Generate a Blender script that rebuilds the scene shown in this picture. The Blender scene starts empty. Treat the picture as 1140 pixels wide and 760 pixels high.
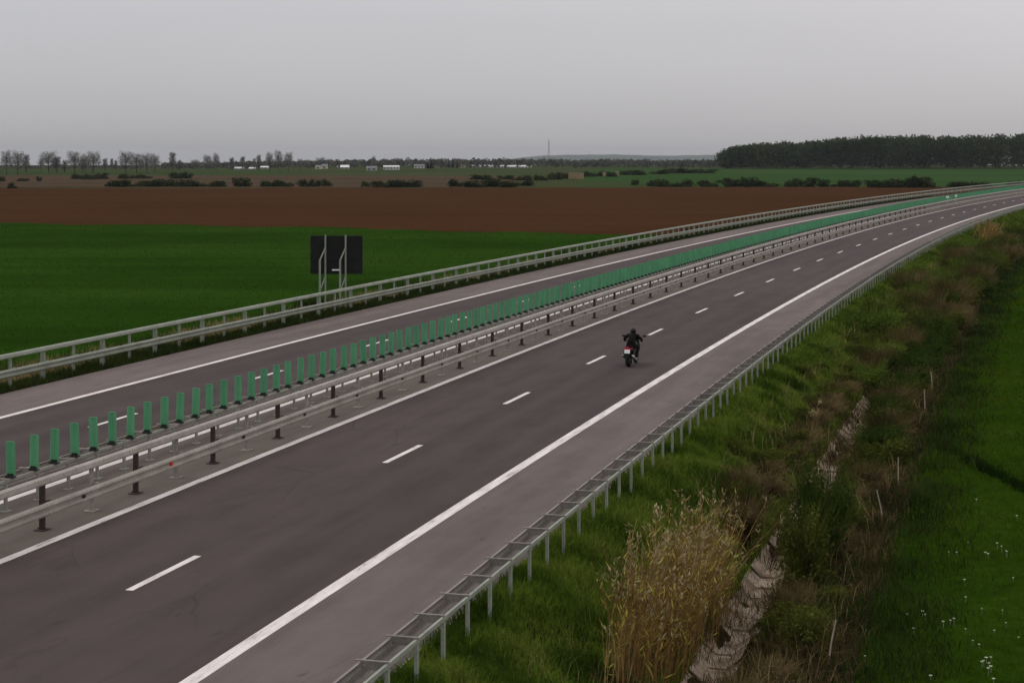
import bpy, math, random
import numpy as np
from mathutils import Vector, Matrix

random.seed(7)
rng = np.random.default_rng(11)
scene = bpy.context.scene
COL = scene.collection
R = math.radians

# ------------------------------------------------------------------ camera numbers (level camera, lens shifted down)
H = 8.6565            # eye height over the motorway
F = 1945.64           # focal length in photo pixels (1140 wide)
HZ = 171.57           # horizon row of the photo


def at(px, py, Y):
    """world point seen at photo pixel (px, py) at distance Y"""
    return Vector(((px - 570) / F * Y, Y, H - (py - HZ) / F * Y))


def ground_at(px, py, z):
    Y = (H - z) * F / (py - HZ)
    return Vector(((px - 570) / F * Y, Y, z))


# ------------------------------------------------------------------ the road's axis (lane line of the near carriageway)
X0, Y0, TH = -3.57, 49.049, 0.2774
K0, K1, VZ = 0.4029e-3, 0.559e-6, 4.2393e-6
S_END = 700.0
_s = np.arange(-140.0, 720.01, 0.5)
_t = TH + K0 * _s + K1 * _s ** 2 / 2
_i0 = int(np.argmin(abs(_s)))
_x = np.concatenate([[0], np.cumsum((np.sin(_t[1:]) + np.sin(_t[:-1])) / 2 * 0.5)])
_y = np.concatenate([[0], np.cumsum((np.cos(_t[1:]) + np.cos(_t[:-1])) / 2 * 0.5)])
_x += X0 - _x[_i0]
_y += Y0 - _y[_i0]


def heading(s):
    return np.interp(s, _s, _t)


def zr(s):
    return VZ * np.maximum(np.minimum(s, S_END), 0) ** 2


def axis(s):
    s = np.asarray(s, float)
    ex = np.maximum(s - 720, 0)
    th = heading(s)
    return np.interp(s, _s, _x) + ex * np.sin(th), np.interp(s, _s, _y) + ex * np.cos(th), th


def rp(s, d, z=0.0):
    """points (N,3) at station s, offset d to the right, height z over the road"""
    s = np.asarray(s, float)
    x, y, th = axis(s)
    z = np.asarray(z, float) + zr(s)
    X, Yy = x + d * np.cos(th), y - d * np.sin(th)
    X, Yy, z = np.broadcast_arrays(X, Yy, z)
    return np.stack([X, Yy, z], -1)


def rpv(s, d, z=0.0):
    p = rp(s, d, z)
    return Vector((float(p[0]), float(p[1]), float(p[2])))


RP_D = np.array([6.95, 7.3, 7.9, 9.2, 10.3, 10.72, 11.0, 11.35, 11.65, 12.3, 13.3, 14.0, 15.0, 40.0])
RP_Z = np.array([-.02, -.05, -.14, -.82, -1.42, -1.62, -1.86, -1.86, -1.6, -1.36, -1.2, -1.17, -1.2, -1.2])
LP_D = np.array([18.15, 18.6, 19.5, 20.5, 21.6, 22.6, 60.0])
LP_Z = np.array([-.02, -.02, -.04, -.36, -.85, -1.2, -1.2])


def lump(s, d):
    return (.05 * np.sin(s * 1.9 + d * 2.3) + .06 * np.sin(s * .83 - d * 1.7 + 1.3) + .05 * np.sin(s * .41 + d * 3.1 + 4)
            + .03 * np.sin(s * 3.7 + d * 4.9))


def soil_z(s, d):
    """absolute ground height beside the road"""
    s = np.asarray(s, float)
    d = np.asarray(d, float)
    zz = np.where(d > 0, np.interp(d, RP_D, RP_Z), np.interp(-d, LP_D, LP_Z))
    w = np.clip(1 + zz / 1.2, 0, 1)             # road height fades out down the slope
    amp = np.clip((np.abs(np.where(d > 0, d - 7.2, d + 18.8)) - .2) / 1.2, 0, 1) * np.where((d > 13.8) | (d < -22.4), .35, 1.0)
    return zz + w * zr(s) + amp * lump(s, d)


def soil(s, d):
    p = rp(s, d, 0)
    p[..., 2] = soil_z(s, d)
    return p


# ------------------------------------------------------------------ node materials
class NT:
    def __init__(self, name):
        self.m = bpy.data.materials.new(name)
        self.m.use_nodes = True
        self.t = self.m.node_tree
        self.t.nodes.clear()
        self.out = self.t.nodes.new('ShaderNodeOutputMaterial')
        self.tc = None

    def n(self, typ, **kw):
        nd = self.t.nodes.new(typ)
        for k, v in kw.items():
            setattr(nd, k, v)
        return nd

    def l(self, a, b):
        self.t.links.new(a, b)

    def coord(self, which):
        if self.tc is None:
            self.tc = self.n('ShaderNodeTexCoord')
        return self.tc.outputs[which]

    def pos(self):
        return self.n('ShaderNodeNewGeometry').outputs['Position']

    def mapping(self, src, scale=(1, 1, 1), rot=(0, 0, 0)):
        m = self.n('ShaderNodeMapping')
        self.l(src, m.inputs['Vector'])
        m.inputs['Scale'].default_value = scale
        m.inputs['Rotation'].default_value = rot
        return m.outputs[0]

    def noise(self, src, scale, detail=3, rough=.55):
        t = self.n('ShaderNodeTexNoise')
        self.l(src, t.inputs['Vector'])
        t.inputs['Scale'].default_value = scale
        t.inputs['Detail'].default_value = detail
        t.inputs['Roughness'].default_value = rough
        return t.outputs['Fac']

    def ramp(self, fac, stops, interp='LINEAR'):
        r = self.n('ShaderNodeValToRGB')
        r.color_ramp.interpolation = interp
        els = r.color_ramp.elements
        while len(els) > 1:
            els.remove(els[0])
        for i, (p, c) in enumerate(stops):
            e = els[0] if i == 0 else els.new(p)
            e.position = p
            e.color = (c[0], c[1], c[2], 1) if not isinstance(c, (int, float)) else (c, c, c, 1)
        self.l(fac, r.inputs['Fac'])
        return r.outputs['Color']

    def mix(self, fac, a, b, mode='MIX'):
        m = self.n('ShaderNodeMix', data_type='RGBA', blend_type=mode)
        for sock, v in ((m.inputs[0], fac), (m.inputs[6], a), (m.inputs[7], b)):
            if hasattr(v, 'node'):
                self.l(v, sock)
            elif isinstance(v, (int, float)):
                sock.default_value = v
            else:
                sock.default_value = (v[0], v[1], v[2], 1)
        return m.outputs[2]

    def bump(self, h, strength=.3, dist=.02):
        b = self.n('ShaderNodeBump')
        b.inputs['Strength'].default_value = strength
        b.inputs['Distance'].default_value = dist
        self.l(h, b.inputs['Height'])
        return b.outputs[0]

    def principled(self, col, rough=.8, metal=0., spec=.3, normal=None):
        p = self.n('ShaderNodeBsdfPrincipled')
        if hasattr(col, 'node'):
            self.l(col, p.inputs['Base Color'])
        else:
            p.inputs['Base Color'].default_value = (col[0], col[1], col[2], 1)
        if hasattr(rough, 'node'):
            self.l(rough, p.inputs['Roughness'])
        else:
            p.inputs['Roughness'].default_value = rough
        p.inputs['Metallic'].default_value = metal
        p.inputs['Specular IOR Level'].default_value = spec
        if normal is not None:
            self.l(normal, p.inputs['Normal'])
        return p.outputs[0]

    def done(self, sh):
        self.l(sh, self.out.inputs['Surface'])
        return self.m


def sc(c, k):
    return tuple(x * k for x in c)


def mat_simple(name, col, rough=.6, metal=0., spec=.4, var=.18, scale=6., bump=0.):
    t = NT(name)
    n = t.noise(t.coord('Object'), scale, 4)
    c = t.ramp(n, [(.25, sc(col, 1 - var)), (.75, sc(col, 1 + var))])
    nm = t.bump(n, bump, .01) if bump else None
    return t.done(t.principled(c, rough, metal, spec, nm))


def mat_leaf(name, cols, patch=.25, fine=6., trans=.25, rough=.8, soft=False, stretch=None):
    """foliage: colours vary in clumps through the plant and from leaf to leaf"""
    t = NT(name)
    p = t.pos()
    n1 = t.noise(t.mapping(p, stretch) if stretch else p, patch, 3)
    n2 = t.noise(p, fine, 2)
    k = len(cols)
    c1 = t.ramp(n1, [(.3 + .4 * i / max(k - 1, 1), cols[i]) for i in range(k)])
    c = t.mix(1.0, c1, t.ramp(n2, [(.3, .88 if soft else .6), (.7, 1.12 if soft else 1.4)]), 'MULTIPLY')
    d = t.n('ShaderNodeBsdfDiffuse')
    t.l(c, d.inputs['Color'])
    if trans:
        tr = t.n('ShaderNodeBsdfTranslucent')
        t.l(c, tr.inputs['Color'])
        mx = t.n('ShaderNodeMixShader')
        mx.inputs[0].default_value = trans
        t.l(d.outputs[0], mx.inputs[1])
        t.l(tr.outputs[0], mx.inputs[2])
        return t.done(mx.outputs[0])
    return t.done(d.outputs[0])


def mat_asphalt(name, col, tracks=(), dust=None):
    t = NT(name)
    uv = t.coord('UV')
    fine = t.noise(t.pos(), 45., 2, .7)
    mid = t.noise(t.mapping(uv, (.05, 1.1, 1)), 1.0, 5)
    big = t.noise(t.mapping(uv, (.02, .12, 1)), 1.0, 4)
    patch = t.noise(t.mapping(uv, (.35, .8, 1)), 1.0, 6, .65)
    c = t.ramp(mid, [(.3, sc(col, .86)), (.7, sc(col, 1.13))])
    c = t.mix(1.0, c, t.ramp(big, [(.32, .84), (.68, 1.14)]), 'MULTIPLY')
    c = t.mix(1.0, c, t.ramp(fine, [(.3, .78), (.7, 1.2)]), 'MULTIPLY')
    c = t.mix(1.0, c, t.ramp(patch, [(.38, .9), (.62, 1.08)]), 'MULTIPLY')
    ck = t.n('ShaderNodeTexVoronoi', feature='DISTANCE_TO_EDGE')
    wob = t.noise(t.mapping(uv, (.5, 1.2, 1)), 1., 3)
    mv = t.n('ShaderNodeMapping')
    t.l(t.mix(.25, uv, wob), mv.inputs['Vector'])
    mv.inputs['Scale'].default_value = (.16, .55, 1)
    t.l(mv.outputs[0], ck.inputs['Vector'])
    ck.inputs['Scale'].default_value = 1.
    crack = t.ramp(ck.outputs['Distance'], [(0., .72), (.012, 1.)])
    area = t.ramp(t.noise(t.mapping(uv, (.03, .2, 1)), 1., 2), [(.52, 0.), (.6, 1.)])
    c = t.mix(area, c, t.mix(1., c, crack, 'MULTIPLY'))
    oil = t.noise(t.mapping(uv, (.9, 3.2, 1)), 1., 3, .5)
    c = t.mix(1., c, t.ramp(oil, [(.24, .72), (.31, 1.)]), 'MULTIPLY')
    if tracks:      # wheel tracks: bands worn paler along the lanes
        sep = t.n('ShaderNodeSeparateXYZ')
        t.l(uv, sep.inputs[0])
        acc = None
        for d0, w, k in tracks:
            a = t.n('ShaderNodeMath', operation='SUBTRACT')
            t.l(sep.outputs['Y'], a.inputs[0])
            a.inputs[1].default_value = d0
            b = t.n('ShaderNodeMath', operation='ABSOLUTE')
            t.l(a.outputs[0], b.inputs[0])
            mr = t.n('ShaderNodeMapRange', interpolation_type='SMOOTHSTEP')
            t.l(b.outputs[0], mr.inputs[0])
            mr.inputs[1].default_value = 0
            mr.inputs[2].default_value = w
            mr.inputs[3].default_value = k
            mr.inputs[4].default_value = 0
            if acc is None:
                acc = mr.outputs[0]
            else:
                s_ = t.n('ShaderNodeMath', operation='ADD')
                t.l(acc, s_.inputs[0])
                t.l(mr.outputs[0], s_.inputs[1])
                acc = s_.outputs[0]
        c = t.mix(acc, c, dust or sc(col, 1.5))
    return t.done(t.principled(c, .9, 0, .14, t.bump(fine, .35, .006)))


def mat_field(name, cols, streak_rot=0., streak=(.02, .5, 1), big=.012, fine=3., bump=.5, fine_amp=(.72, 1.28)):
    t = NT(name)
    p = t.pos()
    a = t.noise(p, big, 5, .6)
    st = t.noise(t.mapping(p, streak, (0, 0, streak_rot)), 1.0, 4, .6)
    f = t.noise(p, fine, 4, .7)
    c = t.ramp(a, [(.3 + .4 * i / max(len(cols) - 1, 1), cols[i]) for i in range(len(cols))])
    c = t.mix(1.0, c, t.ramp(st, [(.32, .82), (.68, 1.16)]), 'MULTIPLY')
    c = t.mix(1.0, c, t.ramp(f, [(.3, fine_amp[0]), (.7, fine_amp[1])]), 'MULTIPLY')
    return t.done(t.principled(c, 1., 0, 0., t.bump(f, bump, .15)))


M = {}
M['lane'] = mat_asphalt('lane_asphalt', (.063, .047, .045), tracks=((-2.75, .5, .25), (-1.0, .5, .25), (1.0, .55, .3), (2.8, .55, .3), (-8.3, .5, .25), (-10.1, .5, .25), (-12.2, .55, .3), (-14., .55, .3)), dust=(.080, .062, .060))
M['shoulder'] = mat_asphalt('shoulder_asphalt', (.136, .110, .102))
M['median'] = mat_asphalt('median_asphalt', (.118, .097, .083))
M['paint'] = None
t = NT('road_paint')
w = t.noise(t.mapping(t.coord('UV'), (.9, 5, 1)), 1., 6, .7)
g = t.noise(t.pos(), 30., 2, .7)
c = t.ramp(w, [(.30, (.26, .22, .21)), (.43, (.62, .56, .54)), (.66, (.80, .74, .72))])
c = t.mix(1., c, t.ramp(g, [(.3, .85), (.7, 1.1)]), 'MULTIPLY')
M['paint'] = t.done(t.principled(c, .75, 0, .2))
def mat_steel(name, col, rust_and_shade=.25):
    t = NT(name)
    n1 = t.noise(t.coord('Object'), 1.3, 5, .65)
    n2 = t.noise(t.coord('Object'), 14., 3, .6)
    c = t.ramp(n1, [(.3, sc(col, .78)), (.7, sc(col, 1.15))])
    c = t.mix(1., c, t.ramp(n2, [(.3, .82), (.7, 1.14)]), 'MULTIPLY')
    dirt = t.noise(t.mapping(t.coord('Object'), (.7, .7, 3.)), 1., 5, .7)
    c = t.mix(t.ramp(dirt, [(.55, 0.), (.8, rust_and_shade)]), c, (.12, .085, .06))
    return t.done(t.principled(c, .62, .0, .35))


M['galv'] = mat_steel('galvanised_steel', (.27, .265, .235))
M['galv_green'] = mat_steel('weathered_galvanised_steel', (.255, .275, .225), .2)
M['galv_pink'] = mat_steel('dusty_galvanised_steel', (.315, .285, .25), .3)
M['galv_dull'] = mat_steel('dull_galvanised_steel', (.215, .19, .17), .25)
M['rust_and_shade'] = mat_simple('shaded_post_steel', (.05, .038, .034), .8, 0, .2, .3, 9.)  # alternate median posts: shade on their turned faces put into the colour
M['black'] = mat_simple('black_plastic', (.012, .012, .012), .5, 0, .4)
t = NT('green_plastic')
n = t.noise(t.pos(), .9, 3)
c = t.ramp(n, [(.3, (.125, .375, .20)), (.7, (.165, .47, .255))])
pr = t.principled(c, .55, 0, .3)
tr = t.n('ShaderNodeBsdfTranslucent')
t.l(c, tr.inputs['Color'])
mx = t.n('ShaderNodeMixShader')
mx.inputs[0].default_value = .35
t.l(pr, mx.inputs[1])
t.l(tr.outputs[0], mx.inputs[2])
M['green'] = t.done(mx.outputs[0])
M['red_ref'] = mat_simple('red_reflector', (.7, .03, .02), .3)
M['dark_ref'] = mat_simple('dark_reflector', (.02, .018, .017), .4)
M['sign_back'] = mat_simple('sign_back_paint', (.017, .018, .018), .8, 0, .1, .15, 2.)
M['wheat'] = mat_field('young_wheat', [(.0105, .030, .0028), (.0185, .048, .0046), (.027, .056, .0065)], R(4), (.010, .16, 1), .022, 1.1, .25, (.9, 1.08))
M['plough'] = mat_field('ploughed_soil', [(.046, .021, .0098), (.055, .0255, .0118), (.053, .0262, .0122)], R(4), (.008, .28, 1), .01, 1.2, .7)
M['farfield'] = mat_field('far_green_field', [(.023, .052, .015), (.03, .064, .018), (.036, .062, .02)], R(2), (.004, .05, 1), .006, .5, .3)
M['tan_field'] = mat_field('fallow_field', [(.072, .046, .031), (.066, .046, .03), (.052, .05, .026)], R(2), (.004, .05, 1), .006, .4, .3)
M['base'] = mat_field('rough_grass_land', [(.03, .05, .018), (.042, .055, .022), (.052, .05, .027)], R(0), (.006, .04, 1), .008, .5, .3)
M['meadow'] = mat_field('meadow_soil', [(.012, .030, .0022), (.020, .043, .0032), (.034, .047, .0055)], R(30), (.06, .3, 1), .09, 2.4, .9)
M['verge'] = mat_field('verge_soil', [(.016, .022, .007), (.024, .02, .01), (.034, .024, .014)], R(16), (.3, .3, 1), .35, 5., .9)
M['concrete'] = mat_field('dirty_concrete', [(.10, .072, .048), (.33, .26, .20), (.46, .385, .31)], R(16), (1.2, 2., 1), 1.5, 14., .5)
M['grass'] = mat_leaf('grass_blades', [(.030, .055, .006), (.06, .105, .012), (.125, .18, .022), (.15, .17, .033)], .55, 7., .3)
M['grass_meadow'] = mat_leaf('meadow_blades', [(.022, .054, .003), (.033, .078, .004), (.044, .086, .0045), (.066, .086, .007)], .16, 3., .3)
M['grass_dry'] = mat_leaf('dry_grass_blades', [(.05, .034, .017), (.09, .062, .03), (.18, .13, .06)], .8, 8., .3)
M['grass_straw'] = mat_leaf('straw_blades', [(.12, .10, .042), (.23, .18, .08), (.34, .27, .13)], .5, 8., .3)
M['weed_dark'] = mat_leaf('weed_leaves', [(.015, .024, .006), (.026, .04, .009), (.042, .056, .014)], .4, 6., .2)
M['weed_furrow'] = mat_leaf('furrow_blades', [(.008, .019, .003), (.012, .026, .004)], .6, 6., .2)
M['reed_stem'] = mat_leaf('reed_stems', [(.15, .088, .034), (.27, .17, .062), (.36, .245, .10)], .9, 9., .2)
M['reed_leaf'] = mat_leaf('reed_leaves', [(.22, .14, .035), (.36, .28, .06), (.31, .29, .06), (.15, .17, .03)], .5, 7., .3)
M['reed_plume'] = mat_leaf('reed_plumes', [(.24, .19, .10), (.42, .35, .2)], 2., 9., .3)
M['bramble'] = mat_leaf('bramble_twigs', [(.042, .035, .015), (.076, .058, .025), (.14, .10, .046), (.085, .08, .026)], .8, 7., .15)
M['olive'] = mat_leaf('olive_leaves', [(.036, .046, .009), (.064, .076, .014), (.10, .11, .022)], .6, 6., .25)
M['darkleaf'] = mat_leaf('dark_leaves', [(.018, .032, .007), (.033, .056, .010), (.046, .07, .014)], .7, 6., .25)
M['brightleaf'] = mat_leaf('bright_leaves', [(.045, .08, .012), (.08, .125, .018), (.105, .135, .026)], .6, 6., .3)
M['fieldbush'] = mat_leaf('hedge_leaves', [(.018, .026, .009), (.03, .042, .014), (.05, .06, .02)], .12, .8, .2)
M['forest'] = mat_leaf('forest_leaves', [(.02, .031, .014), (.032, .048, .021), (.045, .06, .025), (.068, .074, .034)], .035, .35, .2)
M['greytree'] = mat_leaf('bare_twigs', [(.15, .147, .14), (.19, .184, .168), (.175, .185, .15)], .08, .8, .2)
M['conifer'] = mat_leaf('conifer_needles', [(.018, .026, .02), (.028, .038, .028)], .2, .9, .1)
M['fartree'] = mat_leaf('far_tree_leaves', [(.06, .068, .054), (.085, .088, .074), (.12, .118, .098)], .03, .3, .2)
M['hill'] = mat_field('wooded_hill', [(.075, .095, .085), (.10, .115, .10)], 0, (.004, .01, 1), .004, .05, .2)  # paler than real woodland, some distance haze is put into the colour
M['bark'] = mat_simple('bark', (.06, .05, .04), .9, 0, .1, .3, 5., .4)
M['twig'] = mat_simple('twig_bark', (.05, .035, .022), .9, 0, .1, .3, 8.)
M['stake'] = mat_simple('weathered_wood', (.30, .26, .20), .85, 0, .1, .25, 9., .3)
M['flower'] = mat_simple('white_petals', (.5, .53, .4), .8, 0, .1, .08)
M['white_wall'] = mat_simple('white_render', (.62, .61, .58), .9, 0, .1, .08, .3)
M['grey_wall'] = mat_simple('grey_render', (.36, .36, .35), .9, 0, .1, .1, .3)
M['cream_wall'] = mat_simple('cream_render', (.55, .5, .36), .9, 0, .1, .1, .3)
M['roof_grey'] = mat_simple('grey_roof', (.16, .165, .18), .8, 0, .2, .15, .5)
M['roof_white'] = mat_simple('pale_sheet_roof', (.66, .67, .68), .6, 0, .3, .08, .3)
M['roof_red'] = mat_simple('brown_tiles', (.16, .09, .07), .9, 0, .1, .15, .5)
M['window'] = mat_simple('dark_glass', (.03, .035, .04), .15, 0, .5)
M['hay'] = mat_simple('straw_bales', (.30, .215, .13), .95, 0, .05, .25, 1.2, .5)
M['mast'] = mat_simple('mast_steel', (.22, .2, .2), .6)
M['tyre'] = mat_simple('tyre_rubber', (.012, .012, .012), .8, 0, .2)
M['bike_black'] = mat_simple('black_lacquer', (.006, .005, .005), .45, 0, .25)
M['leather'] = mat_simple('black_leather', (.006, .0035, .0035), .75, 0, .12, .3, 20.)
M['chrome'] = mat_simple('brushed_metal', (.55, .53, .5), .3, .8, .5)
M['alloy'] = mat_simple('grey_alloy', (.16, .16, .16), .4, .6, .4)
M['plate'] = mat_simple('white_plate', (.78, .76, .72), .5, 0, .3, .03)
M['visor'] = mat_simple('dark_visor', (.015, .015, .018), .1, 0, .6)
M['skin'] = mat_simple('skin', (.45, .28, .2), .6)
M['smoked'] = mat_simple('smoked_screen', (.03, .03, .035), .15, 0, .5)
t = NT('tail_lamp')
pr = t.n('ShaderNodeBsdfPrincipled')
pr.inputs['Base Color'].default_value = (.34, .008, .03, 1)
pr.inputs['Roughness'].default_value = .3
pr.inputs['Emission Color'].default_value = (1., .03, .12, 1)
pr.inputs['Emission Strength'].default_value = .05
M['tail'] = t.done(pr.outputs[0])


# ------------------------------------------------------------------ mesh building
class MB:
    def __init__(self):
        self.v, self.f, self.n = [], [], 0

    def add(self, v, f):
        self.v.append(np.asarray(v, float).reshape(-1, 3))
        self.f += [tuple(i + self.n for i in q) for q in f]
        self.n += len(self.v[-1])
        return self

    def box(self, size, mat=None, taper=1.0):
        x, y, z = size[0] / 2, size[1] / 2, size[2] / 2
        k = taper
        v = [(-x, -y, -z), (x, -y, -z), (x, y, -z), (-x, y, -z), (-x * k, -y * k, z), (x * k, -y * k, z), (x * k, y * k, z), (-x * k, y * k, z)]
        v = np.array(v)
        if mat is not None:
            v = np.array([mat @ Vector(p) for p in v])
        return self.add(v, [(0, 3, 2, 1), (4, 5, 6, 7), (0, 1, 5, 4), (1, 2, 6, 5), (2, 3, 7, 6), (3, 0, 4, 7)])

    def tube(self, pts, r, n=8, cap=True):
        pts = [Vector(p) for p in pts]
        rs = r if hasattr(r, '__len__') else [r] * len(pts)
        rings = []
        for i, p in enumerate(pts):
            a = pts[max(i - 1, 0)]
            b = pts[min(i + 1, len(pts) - 1)]
            t_ = (b - a).normalized()
            up = Vector((0, 0, 1)) if abs(t_.z) < .95 else Vector((1, 0, 0))
            u = t_.cross(up).normalized()
            w_ = u.cross(t_)
            rings.append([p + (u * math.cos(2 * math.pi * k / n) + w_ * math.sin(2 * math.pi * k / n)) * rs[i] for k in range(n)])
        v = [tuple(q) for ring in rings for q in ring]
        f = []
        for i in range(len(pts) - 1):
            for k in range(n):
                f.append((i * n + k, i * n + (k + 1) % n, (i + 1) * n + (k + 1) % n, (i + 1) * n + k))
        if cap:
            f.append(tuple(reversed(range(n))))
            f.append(tuple((len(pts) - 1) * n + k for k in range(n)))
        return self.add(v, f)

    def loft(self, rings, cap=True, closed=True):
        n = len(rings[0])
        v = [tuple(q) for ring in rings for q in ring]
        f = []
        for i in range(len(rings) - 1):
            for k in range(n if closed else n - 1):
                f.append((i * n + k, i * n + (k + 1) % n, (i + 1) * n + (k + 1) % n, (i + 1) * n + k))
        if cap:
            f.append(tuple(reversed(range(n))))
            f.append(tuple((len(rings) - 1) * n + k for k in range(n)))
        return self.add(v, f)

    def ball(self, c, r, n=12, m=8, mat=None):
        rings = []
        for i in range(m + 1):
            a = math.pi * i / m
            rr = max(math.sin(a), .02)
            rings.append([(rr * math.cos(2 * math.pi * k / n), rr * math.sin(2 * math.pi * k / n), -math.cos(a)) for k in range(n)])
        rr = (r, r, r) if not hasattr(r, '__len__') else r
        rings = [[Vector((p[0] * rr[0], p[1] * rr[1], p[2] * rr[2])) for p in ring] for ring in rings]
        if mat is not None:
            rings = [[mat @ p for p in ring] for ring in rings]
        rings = [[p + Vector(c) for p in ring] for ring in rings]
        return self.loft(rings)

    def torus(self, c, R_, r, n=28, m=10, sq=1.0):
        rings = []
        for i in range(n):
            a = 2 * math.pi * i / n
            rings.append([(c[0] + r * sq * math.sin(2 * math.pi * k / m), c[1] + (R_ + r * math.cos(2 * math.pi * k / m)) * math.cos(a),
                           c[2] + (R_ + r * math.cos(2 * math.pi * k / m)) * math.sin(a)) for k in range(m)])
        rings.append(rings[0])
        return self.loft(rings, cap=False)

    def sweep(self, prof, ss, base_z=0.):
        """closed (d,z) profile swept along the road"""
        rings = []
        ss = np.asarray(ss, float)
        arr = [rp(ss, d, z + base_z) for d, z in prof]
        for i in range(len(ss)):
            rings.append([tuple(a[i]) for a in arr])
        return self.loft(rings)

    def mesh(self, name, mat, smooth=False):
        v = np.concatenate(self.v) if self.v else np.zeros((0, 3))
        me = bpy.data.meshes.new(name)
        me.from_pydata(v.tolist(), [], self.f)
        me.materials.append(mat)
        if smooth:
            me.polygons.foreach_set('use_smooth', np.ones(len(me.polygons), bool))
        return me

    def build(self, name, mat, parent=None, smooth=False, origin=None):
        me = self.mesh(name, mat, smooth)
        return link(name, me, parent, origin)


def link(name, me, parent=None, origin=None):
    o = bpy.data.objects.new(name, me)
    COL.objects.link(o)
    if origin is not None:
        me.transform(Matrix.Translation(-Vector(origin)))
        o.location = origin
    if parent is not None:
        o.parent = parent
        if origin is not None and parent.type == 'EMPTY':
            o.location = Vector(origin) - parent.location
    return o


def npmesh(name, V, Q, mat, tri=False):
    """fast mesh from numpy arrays (quads or triangles)"""
    k = 3 if tri else 4
    me = bpy.data.meshes.new(name)
    V = np.ascontiguousarray(V, np.float32)
    Q = np.ascontiguousarray(Q, np.int32)
    me.vertices.add(len(V))
    me.vertices.foreach_set('co', V.ravel())
    me.loops.add(Q.size)
    me.loops.foreach_set('vertex_index', Q.ravel())
    me.polygons.add(len(Q))
    me.polygons.foreach_set('loop_start', np.arange(0, Q.size, k, dtype=np.int32))
    me.polygons.foreach_set('loop_total', np.full(len(Q), k, np.int32))
    me.update(calc_edges=True)
    me.materials.append(mat)
    return me


def tag(o, label=None, cat=None, group=None, kind=None):
    for k, v in (('label', label), ('category', cat), ('group', group), ('kind', kind)):
        if v:
            o[k] = v
    return o


def empty(name, loc=(0, 0, 0), rz=0.):
    o = bpy.data.objects.new(name, None)
    o.empty_display_size = .3
    COL.objects.link(o)
    o.location = loc
    o.rotation_euler = (0, 0, rz)
    return o


def copy_tree(o, kids=True):
    c = o.copy()
    COL.objects.link(c)
    if kids:
        for ch in list(o.children):
            k = ch.copy()
            COL.objects.link(k)
            k.parent = c
            for g in list(ch.children):
                h = g.copy()
                COL.objects.link(h)
                h.parent = k
    return c


ORD = ['first', 'second', 'third', 'fourth', 'fifth', 'sixth', 'seventh', 'eighth', 'ninth', 'tenth', 'eleventh', 'twelfth', 'thirteenth',
       'fourteenth', 'fifteenth', 'sixteenth', 'seventeenth', 'eighteenth', 'nineteenth', 'twentieth']
ORD += ['twenty-' + x for x in ORD[:9]] + ['thirtieth'] + ['thirty-' + x for x in ORD[:9]] + ['fortieth'] + ['forty-' + x for x in ORD[:9]] + ['fiftieth'] + ['fifty-' + x for x in ORD[:9]]


def struct(o):
    o['kind'] = 'structure'
    return o


# ------------------------------------------------------------------ ribbons along the road (with UV = station, offset)
def ribbon(name, ds, ss, zf, mat):
    ss = np.asarray(ss, float)
    ds = np.asarray(ds, float)
    S, D = np.meshgrid(ss, ds, indexing='ij')
    P = zf(S, D)
    n, m = S.shape
    idx = np.arange(n * m).reshape(n, m)
    Q = np.stack([idx[:-1, :-1], idx[:-1, 1:], idx[1:, 1:], idx[1:, :-1]], -1).reshape(-1, 4)
    me = npmesh(name, P.reshape(-1, 3), Q, mat)
    uv = me.uv_layers.new(name='UVMap')
    co = np.stack([S.ravel(), D.ravel()], -1)[Q.ravel()]
    uv.data.foreach_set('uv', co.astype(np.float32).ravel())
    o = bpy.data.objects.new(name, me)
    COL.objects.link(o)
    return struct(o)


def flat(z):
    return lambda S, D: rp(S, D, z)


SR = np.concatenate([np.arange(-70, 200, 2.), np.arange(200, 701, 5.)])
LE, RE = -3.75, 3.8366
LN, LD, LO, LA = -7.2908, -11.209, -15.037, -18.1457
RA = 6.88
ribbon('road', np.linspace(LE, RE, 6), SR, flat(0), M['lane'])
ribbon('road', np.linspace(LO, LN, 6), SR, flat(0), M['lane'])
ribbon('median_strip', np.linspace(LN, LE, 4), SR, flat(0), M['median'])
ribbon('hard_shoulder', np.linspace(RE, RA, 4), SR, flat(0), M['shoulder'])
ribbon('hard_shoulder', np.linspace(LA, LO, 4), SR, flat(0), M['shoulder'])


def line(name, d, w, s0=-70, s1=700):
    ribbon(name, [d - w / 2, d + w / 2], SR[(SR >= s0) & (SR <= s1)], flat(.004), M['paint'])


line('edge_line', RE, .30)
line('edge_line', LE - .05, .25)
line('edge_line', LN, .25)
line('edge_line', LO, .26)


def dashes(name, d, phase, w):
    mb_v, mb_q, uvs = [], [], []
    k0 = -6
    for k in range(k0, 55):
        s0 = phase + 12 * k - (2.9 if k == -1 and d == 0 else 0)      # this dash was painted early
        ss = np.linspace(s0, s0 + 3.1, 3)
        a, b = rp(ss, d - w / 2, .004), rp(ss, d + w / 2, .004)
        n = len(mb_v) * 6
        mb_v.append(np.concatenate([a, b]))
        uvs.append(np.concatenate([np.stack([ss, np.full(3, d - w / 2)], -1), np.stack([ss, np.full(3, d + w / 2)], -1)]))
        for i in range(2):
            mb_q.append((n + i, n + 3 + i, n + 4 + i, n + 1 + i))
    Q = np.array(mb_q)
    me = npmesh(name, np.concatenate(mb_v), Q, M['paint'])
    uv = me.uv_layers.new(name='UVMap')
    uv.data.foreach_set('uv', np.concatenate(uvs)[Q.ravel()].astype(np.float32).ravel())
    o = bpy.data.objects.new(name, me)
    COL.objects.link(o)
    struct(o)


dashes('lane_line', 0, 0., .17)
dashes('lane_line', LD, 15.4255 - 12, .17)

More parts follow.
